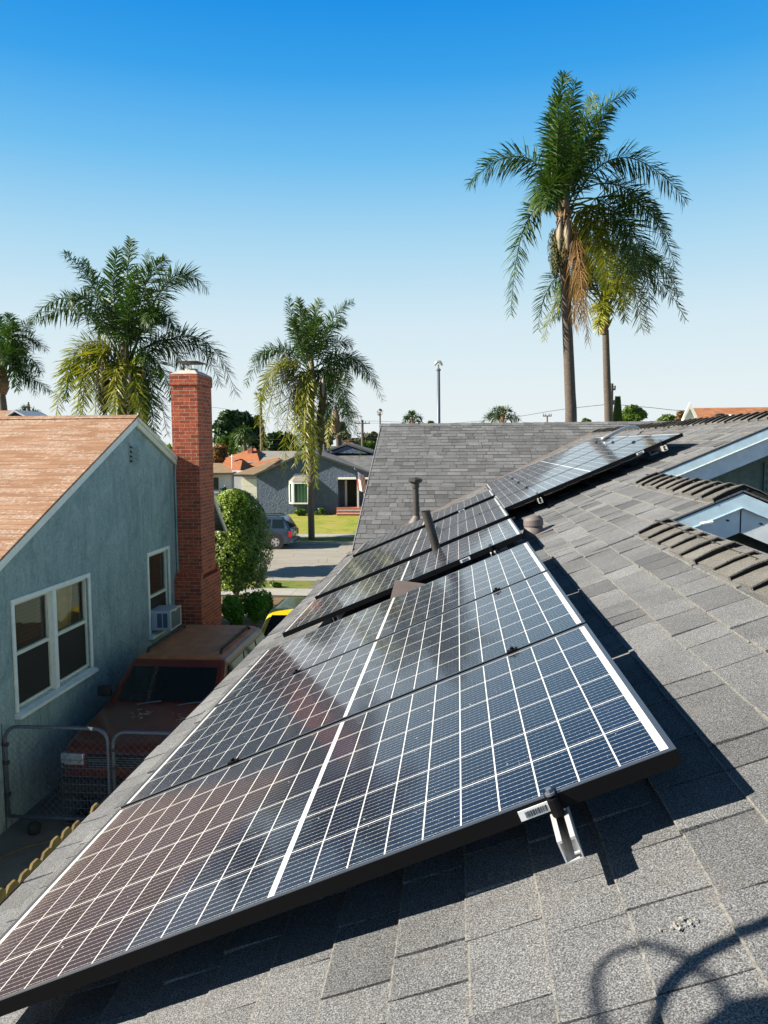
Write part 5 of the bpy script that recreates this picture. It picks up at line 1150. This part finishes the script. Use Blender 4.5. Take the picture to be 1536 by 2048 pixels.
def palm(label, Y, trunk, tr, crown, fronds, seed, wid, nl, fruit=(), boot=1.0, dead=(), lw=.042):
    """trunk: px points bottom->top; fronds: (ctrl px, ctrl py, tip px, tip py, depth, mat)"""
    k = Y/F; c0 = PY(*crown, Y); gp = PY(*trunk[0], Y)
    t = thing('palm_tree', label, 'palm tree', (0, 0, 0)); base = Vector((gp.x, Y, ZS))
    pts = [base]+[PY(x, y, Y) for x, y in trunk]; pts = [p for i, p in enumerate(pts) if i == 0 or (p-pts[i-1]).length > .3]
    m_ = MB(); sp = smoothpts(pts, 5); n = len(sp); m_.tube(sp, [tr*(1.12-.35*i/n) for i in range(n)], 14); m_.build('trunk', M_bark, t, smooth=True)
    # boots and old bases under the crown
    rnd = random.Random(seed); m_ = MB(); cb_ = c0+Vector((0, 0, -.9*boot))
    m_.tube([cb_, c0+Vector((0, 0, -.45*boot)), c0, c0+Vector((0, 0, .7)), c0+Vector((0, 0, 1.3))], [tr*.9, tr*1.25*boot, tr*1.15, tr*.75, tr*.3], 12)
    for i in range(14):
        a = rnd.random()*6.28; b = c0+Vector((math.cos(a)*tr*.9, math.sin(a)*tr*.9, rnd.uniform(-.8, .1)*boot)); m_.tube([b, b+Vector((math.cos(a)*.22, math.sin(a)*.22, .32))], [.07, .015], 5)
    m_.build('boot', M_boot, t)
    for i, f in enumerate(fronds):
        cx_, cy_, tx, ty, dy = f[:5]; mt = {'g': ML_palm, 'y': ML_palmy, 'd': ML_dead}[f[5] if len(f) > 5 else 'g']
        tip = PY(tx, ty, Y+dy); ctrl = PY(cx_, cy_, Y+dy*.55); hz = (tip-c0); hz.z = 0
        b = c0+Vector((0, 0, rnd.uniform(-.15, .45) if ctrl.z > c0.z else rnd.uniform(-.45, .0)))+(hz.normalized()*tr*.8 if hz.length > .1 else Vector())
        dd_ = mt is ML_dead; frond(b, ctrl, tip, wid*rnd.uniform(.85, 1.1)*(.62 if dd_ else 1), nl//2 if dd_ else nl, mt, t, seed*100+i, droop=1.9 if dd_ else rnd.uniform(.22, .5), start=f[6] if len(f) > 6 else .15, lw=lw*(.6 if dd_ else 1), name='dead_frond' if mt is ML_dead else 'frond')
    for (x, y, w_, h_, dy) in fruit:
        p = PY(x, y, Y+dy); m_ = MB(); r2 = random.Random(x)
        for i in range(1100):
            a = r2.random()*6.28; u_ = r2.random(); pr = math.sin(math.pi*min(1, .12+.88*u_**.8))**.6; rr = w_*pr*r2.uniform(.55, 1.0); q = p+Vector((math.cos(a)*rr, math.sin(a)*rr, h_*.5-h_*u_)); ln = r2.uniform(.05, .12); wv = Vector((math.sin(a), -math.cos(a), 0))*.018
            m_.add([q-wv, q+wv, q+Vector((math.cos(a)*.03, math.sin(a)*.03, -ln))], [(0, 1, 2)], r2.random())
        m_.loft([[(p.x+math.cos(a*.785)*w_*k_, p.y+math.sin(a*.785)*w_*k_, p.z+h_*z) for a in range(8)] for k_, z in ((.08, .5), (.45, .3), (.55, 0), (.4, -.3), (.05, -.48))])
        m_.build('fruit_cluster', M_fruit, t)
        m_ = MB(); s_ = p+Vector((w_*.3, -w_*.9, h_*.55)); m_.loft([[s_+Vector((-a, 0, z)), s_+Vector((0, -.06, z)), s_+Vector((a, 0, z)), s_+Vector((0, .03, z))] for a, z in ((.01, .25), (.10, .0), (.13, -.35), (.07, -.75), (.01, -.85))]); m_.build('spathe', M_spathe, t, smooth=True)
    return t
# tallest palm
palm('tallest palm on the right, brown dead fronds hanging beside its trunk', 27.0, [(1142, 870), (1140, 780), (1134, 640), (1128, 520)], .19, (1127, 425), [
    (1098, 290, 1128, 150, .3), (1125, 280, 1152, 165, -.8), (1145, 300, 1188, 190, 1.2), (1140, 215, 1268, 184, .2), (1155, 300, 1222, 215, -1.0), (1112, 320, 1108, 195, 1.0), (1165, 330, 1205, 255, 1.5), (1108, 350, 1118, 245, -1.6),
    (1060, 240, 936, 368, .4), (1225, 215, 1372, 402, .3), (1082, 330, 1080, 415, -1.8), (1100, 320, 1095, 410, -2.4),
    (1035, 365, 1022, 630, -.4, 'g', .22), (1245, 310, 1335, 470, .8, 'g', .3), (1300, 330, 1352, 540, -.6, 'g', .28), (1255, 360, 1272, 560, -1.0, 'g', .25), (1215, 380, 1250, 610, -.8, 'y', .22), (1290, 370, 1300, 620, .2, 'g', .3), (1235, 370, 1285, 660, .4, 'y', .3), (1200, 400, 1215, 570, -1.4, 'y', .2), (1185, 410, 1185, 560, -.8, 'y', .18),
    (1160, 430, 1158, 620, -1.2, 'd', .1), (1166, 470, 1176, 685, -1.0, 'd', .12), (1158, 480, 1150, 650, -.9, 'd', .12), (1162, 460, 1166, 640, -1.5, 'd', .1)], 3, .84, 140, fruit=((1112, 505, .30, 1.5, -.4), (1128, 490, .28, 1.1, -.5)), boot=.9)
palm('shorter of the two tall right palms, its crown hanging behind the tallest one', 33.5, [(1217, 870), (1214, 760), (1211, 660)], .165, (1208, 615), [
    (1120, 520, 1088, 680, .3, 'y'), (1150, 520, 1110, 640, 1.5), (1100, 470, 1075, 660, 1.0), (1140, 500, 1125, 600, -.8), (1290, 470, 1371, 640, .4), (1260, 500, 1300, 660, -.5, 'y'), (1240, 520, 1250, 640, -1.0, 'y'), (1300, 460, 1360, 590, .8), (1205, 520, 1225, 490, .5), (1190, 540, 1150, 500, -.5), (1250, 490, 1320, 520, 1), (1240, 480, 1290, 490, .6), (1215, 560, 1196, 660, -1.5, 'y'), (1280, 440, 1350, 560, -1),], 5, .80, 120, boot=1.2)
palm('big left palm behind the chimney with a wide shaggy crown', 31.0, [(240, 990), (242, 880), (248, 790)], .24, (250, 735), [
    (245, 600, 262, 478, .2), (215, 600, 235, 500, -1.0), (265, 600, 300, 505, 1.0), (250, 620, 275, 540, -2.0), (205, 560, 128, 505, .4), (215, 590, 165, 520, 1.5), (335, 470, 415, 580, .3), (320, 520, 385, 560, 1.4), (280, 540, 330, 520, -1), (160, 520, 62, 640, .2), (170, 570, 80, 640, 1.3), (310, 560, 352, 660, -.8), (320, 590, 300, 640, -1.8),
    (180, 560, 140, 600, -1.5), (410, 580, 472, 790, .3, 'g', .22), (395, 620, 440, 770, 1.0), (310, 660, 345, 800, -.6), (300, 680, 335, 870, .6), (290, 690, 310, 880, -1.0), (270, 700, 285, 880, -1.4, 'y'), (225, 690, 232, 870, -1.2, 'y'), (190, 640, 190, 860, -.6, 'y'), (170, 620, 150, 860, -.2, 'y'), (150, 610, 112, 830, .3, 'y'), (140, 650, 130, 800, 1.3), (165, 650, 165, 850, .9, 'y'), (205, 660, 210, 850, 1.2), (250, 690, 255, 870, .8), (330, 640, 372, 740, 1.4)], 7, .84, 130, fruit=((208, 785, .42, 1.6, -.3), (290, 800, .42, 1.8, -.2), (262, 800, .3, 1.6, -.6)), boot=1.3)
palm('middle palm on the verge across the street, fronds drooping before the grey house', 43.2, [(622, 1000), (624, 900), (624, 800)], .17, (624, 752), [
    (585, 660, 576, 592, .3), (600, 650, 598, 598, -1.0), (620, 640, 640, 600, 1.0), (650, 620, 706, 604, .2), (650, 640, 690, 640, -1.2), (660, 660, 705, 690, .8), (625, 660, 640, 640, -2), (610, 640, 612, 620, 1.8), (590, 660, 585, 640, -2),
    (545, 640, 492, 770, .3), (550, 670, 505, 720, 1.3), (560, 680, 520, 790, -1.0, 'y'), (700, 640, 766, 800, .2), (710, 670, 755, 770, 1.2), (690, 690, 735, 760, -1.0), (680, 700, 700, 770, 1.6), (545, 690, 525, 900, -.6, 'y'), (560, 700, 555, 860, -.2, 'y'), (572, 710, 570, 950, .2, 'y'), (585, 720, 590, 930, -.8, 'y'), (605, 730, 612, 970, -1.3, 'y'), (612, 740, 632, 975, -1.0, 'y'), (600, 740, 600, 920, .9, 'g'),
    (690, 710, 722, 912, .3, 'y'), (680, 720, 700, 860, -.6), (670, 720, 690, 830, .8), (655, 730, 655, 850, .9), (530, 680, 515, 850, .8, 'y')], 9, .88, 120, fruit=((596, 800, .38, 1.6, -.3), (645, 800, .34, 1.8, -.2), (640, 860, .40, 2.8, .5)), boot=1.4, lw=.045)
palm('far left palm cut by the frame edge', 40.0, [(9, 860), (7, 820), (4, 790)], .22, (3, 745), [
    (50, 640, 90, 700, .3), (45, 680, 82, 745, -1), (40, 660, 60, 640, .8), (20, 650, 20, 630, 0), (0, 650, -10, 630, 1), (-30, 650, -60, 640, 0), (-60, 660, -110, 740, 0), (-30, 700, -60, 800, .4), (40, 690, 72, 790, .6), (45, 735, 102, 785, -.4, 'g', .3), (20, 690, 35, 780, -1), (-20, 690, -30, 790, -1), (10, 680, 10, 720, -2), (30, 670, 50, 700, 1.5), (15, 660, 35, 650, -1), (28, 690, 55, 760, 0)], 11, .84, 110, boot=1.3)
palm('smaller shaggy palm behind the grey house, right of the middle palm', 74, [(678, 900), (676, 870)], .28, (672, 838), [
    (655, 805, 645, 870, 0), (650, 800, 640, 830, 1), (665, 790, 655, 810, 0), (680, 790, 700, 815, 0), (700, 800, 712, 870, 0), (690, 810, 700, 880, 1), (660, 815, 655, 900, -1, 'y'), (675, 795, 685, 800, 0), (695, 805, 725, 840, .5), (650, 815, 635, 860, 1)], 13, .8, 44, boot=1.5, lw=.07)
palm('small feathery palm top over the ridge between the pole and the tallest palm', 62, [(1006, 860), (1006, 855)], .2, (1005, 846), [
    (985, 815, 975, 832, 0), (995, 812, 990, 818, 0), (1010, 812, 1022, 820, 0), (1025, 818, 1042, 842, 0), (975, 825, 962, 848, 0), (1020, 825, 1035, 850, .6), (1000, 815, 1005, 815, 1), (1000, 820, 985, 850, 1, 'y')], 15, .6, 36, lw=.06)
palm('tiny feathery palm top left of the tall grey pole', 80, [(824, 862), (824, 856)], .2, (824, 848), [(815, 824, 810, 838, 0), (822, 820, 824, 826, 0), (832, 824, 845, 836, 0), (815, 830, 806, 848, .5), (835, 830, 842, 850, 0), (822, 824, 818, 830, 1)], 17, .7, 28, lw=.08)
palm('faint palm top over the terracotta roof at far left', 70, [(60, 850), (60, 840)], .2, (58, 832), [(45, 812, 30, 828, 0), (55, 808, 48, 815, 0), (68, 812, 80, 828, 0), (50, 815, 40, 838, 0), (70, 820, 76, 838, 0)], 19, .6, 26, lw=.07)
palm('low weeping palm in front of the dark trees, left of the brick chimney stack', 88, [(490, 905), (489, 880)], .22, (488, 868), [(470, 850, 462, 890, 0), (480, 845, 474, 895, -1), (495, 845, 498, 900, -1), (505, 850, 512, 885, 0), (478, 850, 468, 905, 1), (488, 840, 486, 880, -1)], 23, .9, 40, lw=.10)
def fanpalm(label, px, py, Y, rpx, seed, skirt=True):
    c = PY(px, py, Y); r_ = rpx*Y/F; t = thing('fan_palm', label, 'fan palm', (c.x, Y, ZS)); h_ = c.z-ZS
    m_ = MB(); m_.tube([(0, 0, 0), (0, 0, h_)], .20, 8, r1=.14); m_.build('trunk', M_bark2, t)
    rnd = random.Random(seed); m_ = MB(); d_ = MB()
    for i in range(46):
        el = rnd.uniform(-1.0, 1.4); a = rnd.random()*6.28; dv = Vector((math.cos(a)*math.cos(el), math.sin(a)*math.cos(el), math.sin(el))); c1 = Vector((0, 0, h_))+dv*r_*.55
        tgt = d_ if el < -.35 else m_
        for k in range(9):
            q = (dv+Vector((rnd.uniform(-.6, .6), rnd.uniform(-.6, .6), rnd.uniform(-.6, .6)))).normalized(); w_ = q.cross(Vector((0, 0, 1))).normalized()*.05*r_; tgt.add([c1-w_, c1+w_, c1+q*r_*.5], [(0, 1, 2)], rnd.random())
    m_.build('crown', ML_palm, t); d_.build('dead_frond', ML_dead if skirt else ML_palmy, t)
fanpalm('lone small fan palm against the sky left of the cross gable ridge', 760, 825, 150, 8, 1)
fanpalm('tall fan palm peeking out left of the middle palm', 521, 790, 90, 16, 2, False)
fanpalm('shaggy low fan palm behind the grey house roof', 657, 878, 95, 10, 3)

# ------------------------------------------------------------------ trees, hedge, shrubs
def leafblob(mb, c, rx, ry, rz, n, size, rnd, hollow=.55, upw=0.0):
    for i in range(n):
        d = Vector((rnd.gauss(0, 1), rnd.gauss(0, 1), rnd.gauss(0, 1))).normalized(); k = hollow+(1-hollow)*rnd.random()**.6; k *= 1+.10*math.sin(d.x*5+d.z*7)
        p = c+Vector((d.x*rx*k, d.y*ry*k, d.z*rz*k)); nrm = (d+Vector((rnd.gauss(0, .7), rnd.gauss(0, .7), rnd.gauss(0, .7)+upw))).normalized()
        a = nrm.cross(Vector((rnd.random(), rnd.random(), rnd.random()))).normalized(); b = nrm.cross(a); s_ = size*rnd.uniform(.6, 1.25)
        mb.add([p-a*s_, p-b*s_*.5, p+a*s_, p+b*s_*.5], [(0, 1, 2, 3)], min(1, max(0, rnd.gauss(.5, .25))))
def tree(label, px, py, Y, w_, h_, n, leaf, mat, seed, lobes=9, name='tree', cat='tree', trunk=True, conic=False):
    """px,py = crown centre; w_,h_ crown size in px"""
    c = PY(px, py, Y); k = Y/F; rx, rz = w_*k/2, h_*k/2; rnd = random.Random(seed); t = thing(name, label, cat, (c.x, Y, gz(Y))); o = Vector((0, 0, c.z-gz(Y)))
    m_ = MB()
    if trunk:
        m_.tube([(0, 0, 0), o+Vector((0, 0, -rz*.5)), o], rx*.09, 8, r1=rx*.03)
        for i in range(6): a = rnd.random()*6.28; m_.tube([o+Vector((0, 0, -rz*.7)), o+Vector((math.cos(a)*rx*.6, math.sin(a)*rx*.6, rnd.uniform(-.1, .5)*rz))], rx*.035, 5, r1=rx*.01)
        m_.build('trunk', M_bark2, t)
    m_ = MB()
    if conic:
        for i in range(n):
            z = rnd.random()**1.2; rr = rx*(1-z)*rnd.uniform(.6, 1.05)+.03; a = rnd.random()*6.28; p = o+Vector((math.cos(a)*rr, math.sin(a)*rr, -rz+2*rz*z)); m_.add([p+Vector((leaf*.25, 0, 0)), p+Vector((-leaf*.25, .0, 0)), p+Vector((math.cos(a)*leaf*.5, math.sin(a)*leaf*.5, leaf*1.2))], [(0, 1, 2)], rnd.random())
    else:
        for i in range(lobes):
            a = rnd.random()*6.28; rr = rnd.uniform(.25, .62); zz = rnd.uniform(-.55, .55); s_ = rnd.uniform(.32, .52)
            leafblob(m_, o+Vector((math.cos(a)*rx*rr, math.sin(a)*rx*rr, zz*rz)), rx*s_, rx*s_, rz*s_*.95, n//lobes, leaf, rnd, .35, .3)
    m_.build('crown', mat, t); return t
# clipped round hedge
hc = PY(470, 1085, 24.5); t = thing('clipped_hedge_tree', 'tall clipped dome shaped hedge, lit on its left, beside the brick chimney', 'hedge', (hc.x, 24.5, gz(24.5)))
rnd = random.Random(31); m_ = MB(); Rr = 72*24.5/F; zt_ = PY(460, 978, 24.5).z-gz(24.5); zb_ = PY(474, 1172, 24.5).z-gz(24.5)
for i in range(21000):
    u_ = rnd.random(); z = zb_+(zt_-zb_)*u_; prof = (1.0 if u_ < .48 else max(0, 1-((u_-.48)/.52)**2.1)**.5)*(.82+.18*min(1, u_/.3)); a = rnd.random()*6.28
    k = 1-.24*rnd.random()**2+(.10*rnd.random() if rnd.random() < .06 else 0); k *= 1+.06*math.sin(a*5+z*3)+.05*math.sin(a*11-z*6)+.03*math.sin(a*23+z*13); rr = Rr*prof*k
    if u_ > .9 and rnd.random() < .0: continue
    p = Vector((math.cos(a)*rr, math.sin(a)*rr, z)); d = Vector((math.cos(a), math.sin(a), .35+1.2*max(0, u_-.5))); nr = (d+Vector((rnd.gauss(0, .27), rnd.gauss(0, .27), rnd.gauss(0, .27)))).normalized(); aa = nr.cross(Vector((rnd.random(), rnd.random(), .3))).normalized(); bb = nr.cross(aa); s_ = rnd.uniform(.028, .055)
    m_.add([p-aa*s_, p-bb*s_*.55, p+aa*s_, p+bb*s_*.55], [(0, 1, 2, 3)], min(1, max(0, rnd.gauss(.5, .28))))
for i in range(2500):
    a = rnd.random()*6.28; rr = Rr*math.sqrt(rnd.random())*.92; u_ = .5+.5*math.sqrt(max(0, 1-(rr/Rr)**2)); p = Vector((math.cos(a)*rr, math.sin(a)*rr, zb_+(zt_-zb_)*u_*.985)); aa = Vector((rnd.gauss(0, 1), rnd.gauss(0, 1), rnd.gauss(0, .5))).normalized(); bb = aa.cross(Vector((rnd.gauss(0, .4), rnd.gauss(0, .4), 1))).normalized(); s_ = rnd.uniform(.03, .055); m_.add([p-aa*s_, p-bb*s_*.55, p+aa*s_, p+bb*s_*.55], [(0, 1, 2, 3)], rnd.random())
m_.build('crown', ML_hedge, t)
m_ = MB(); m_.tube([(0, 0, -.1), (0, 0, zb_+1)], .09, 8); 
for k in range(5): m_.tube([(0, 0, zb_*.6), (math.cos(k*1.3)*.6, math.sin(k*1.3)*.6, zb_+.7)], .04, 6)
m_.build('trunk', M_bark2, t)
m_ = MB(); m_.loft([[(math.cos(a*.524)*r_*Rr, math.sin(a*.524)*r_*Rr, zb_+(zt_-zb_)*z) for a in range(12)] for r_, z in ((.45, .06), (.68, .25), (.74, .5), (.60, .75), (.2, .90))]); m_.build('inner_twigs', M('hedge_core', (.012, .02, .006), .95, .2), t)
def shrub(label, px, py, Y, w_, h_, n, leaf, mat, seed, name='shrub', z0=None, cat='shrub'):
    c = PY(px, py, Y); k = Y/F; rx, rz = w_*k/2, h_*k; g0 = gz(Y) if z0 is None else z0; rnd = random.Random(seed); t = thing(name, label, cat, (c.x, Y, g0)); m_ = MB(); 
    for i in range(7):
        a = rnd.random()*6.28; q = rnd.uniform(.1, .6); leafblob(m_, Vector((math.cos(a)*rx*q, math.sin(a)*rx*q*.8, rz*rnd.uniform(.3, .62))), rx*.5, rx*.45, rz*.36, n//7, leaf, rnd, .4, .4)
    m_.build('foliage', mat, t); m_ = MB()
    for i in range(5): a = rnd.random()*6.28; m_.tube([(0, 0, 0), (math.cos(a)*rx*.4, math.sin(a)*rx*.4, rz*.6)], .02, 5)
    m_.build('stem', M_bark2, t); return t
shrub('bright low shrub spilling onto the drive under the dome hedge', 503, 1200, 22.3, 84, 76, 6000, .05, ML_bright, 1)
shrub('low shrub with yellowish leaves between the chimney foot and the dome hedge', 462, 1205, 21.6, 56, 72, 4000, .05, ML_bright, 2)
shrub('dark shrub at the drive edge in front of the dome hedge', 530, 1195, 23.0, 34, 66, 2200, .05, ML_mid, 3)
shrub('small agave like tuft on the verge by the driveway apron', 552, 1172, 29.0, 30, 14, 500, .07, ML_mid, 8, z0=ZS)
shrub('rounded dark green shrub under the bay window', 597, 1044, 56.2, 36, 16, 1500, .09, ML_mid, 4, z0=ZS+.28)
shrub('bright small bush right of the lawn palm by the grey wall', 644, 1042, 56.4, 16, 16, 700, .08, ML_mid, 5, z0=ZS+.28)
shrub('tiny plant just left of the bright small bush', 632, 1042, 56.4, 10, 8, 300, .07, ML_mid, 6, z0=ZS+.28)
shrub('dark clipped topiary shrub against the white house wall', 449, 1002, 60.3, 24, 58, 2400, .10, ML_dark, 7, z0=ZS+.2)
# garden bed, stones
mb = MB(); mb.box((-9, 18.3, -5.5), (-5.35, 26.8, -4.9)); 
mb = MB(); vs = []; ys = [17.9+i for i in range(10)]
for y in ys: vs += [(-11, y, gz(y)+.03), (-5.45-.05*math.sin(y*2), y, gz(y)+.03)]
mb.add(vs, [(2*i, 2*i+1, 2*i+3, 2*i+2) for i in range(9)]); tag(mb.build('garden_bed', M('leaf_litter_soil', (.16, .10, .045), .95, .5, 7, bump=.6, bscale=18)), kind='structure')
rnd = random.Random(3)
slab_ = ['pale rounded garden stone under the bright low shrub', 'garden stone nearest the chimney foot', 'flat garden stone between two others at the bed edge', 'garden stone at the bed corner by the drive', 'small garden stone in the row by the chimney', 'smallest pale garden stone in the bed row']
for i, (x, y) in enumerate(((505, 1208), (452, 1228), (484, 1215), (520, 1205), (466, 1222), (494, 1212))):
    p = PZ(x, y, gz(19.5)+.02); bm = bmesh.new(); bmesh.ops.create_icosphere(bm, subdivisions=2, radius=rnd.uniform(.08, .13))
    for v in bm.verts: v.co *= rnd.uniform(.85, 1.12); v.co.z *= .6
    me = bpy.data.meshes.new('garden_stone'); bm.to_mesh(me); bm.free(); me.materials.append(M_mort); o = bpy.data.objects.new('garden_stone', me); col.objects.link(o); o.location = (p.x, p.y, gz(p.y)+.05)
    tag(o, slab_[i], 'stone', 'stones along the garden bed')
tree('big dark evergreen tree behind the orange tile roofs', 458, 862, 105, 92, 100, 9000, .42, ML_dark, 41, 12)
tree('dark evergreen tree right of the big dark one', 505, 858, 108, 60, 92, 6000, .42, ML_dark, 42, 9)
tree('bright green round tree low behind the orange tile roof peak', 458, 890, 92, 46, 40, 3500, .28, ML_mid, 43, 7)
tree('loose grey green tree behind the middle palm trunk', 650, 868, 130, 120, 60, 5000, .5, ML_olive, 44, 12)
tree('olive tree right of the utility pole beside the cross gable', 741, 875, 120, 36, 36, 3200, .38, ML_olive, 45, 7)
tree('bright green low tree under the olive tree beside the cross gable', 738, 895, 98, 44, 28, 3200, .30, ML_mid, 46, 7)
tree('bleached bush behind the grey house chimney', 700, 880, 112, 60, 34, 3000, .36, ML_olive, 47, 7)
tree('rust leaved tree behind the white house roof', 430, 915, 72, 60, 56, 3600, .20, ML_gold, 48, 8)
tree('green leafy tree over the ridge beside the slim cypress', 1268, 832, 60, 62, 42, 4200, .20, ML_mid, 49, 9)
tree('slim dark cypress beside the shorter tall palm', 1235, 830, 55, 12, 54, 2200, .30, ML_dark, 50, conic=True, name='cypress')
tree('low green bush over the ridge left of the orange shingle house', 1345, 840, 62, 56, 20, 1800, .18, ML_mid, 51, 6)
tree('rust coloured tree top behind the white gable of the orange shingle house', 1370, 832, 66, 50, 26, 2000, .18, ML_gold, 52, 6)
tree('small green tree top just right of the shorter feathery palm', 1170, 842, 80, 20, 12, 700, .22, ML_mid, 53, 4)
tree('tiny tree top beside the foot of the tall grey pole', 862, 846, 90, 10, 14, 400, .2, ML_mid, 54, 3)
tree('dark green tree behind the garage house roof', 560, 885, 115, 80, 60, 4500, .4, ML_dark, 55, 8)
st = PY(256, 965, 31.4)
tree('leafy street tree on the near verge behind the teal house', 256, 955, 31.4, 190, 130, 5200, .13, ML_mid, 61, 8)
# distant tree line closing the horizon
rnd = random.Random(77); m_ = MB()
for i in range(260):
    x = rnd.uniform(-260, 260); y = rnd.uniform(150, 190); h_ = rnd.uniform(3, 7); leafblob(m_, Vector((x, y, ZS+h_*.5)), rnd.uniform(3, 6), 3, h_*.55, 70, .8, rnd, .5, .3)
tag(m_.build('distant_tree_line', ML_mid), 'low green tree line far beyond the houses', 'trees', kind='stuff')
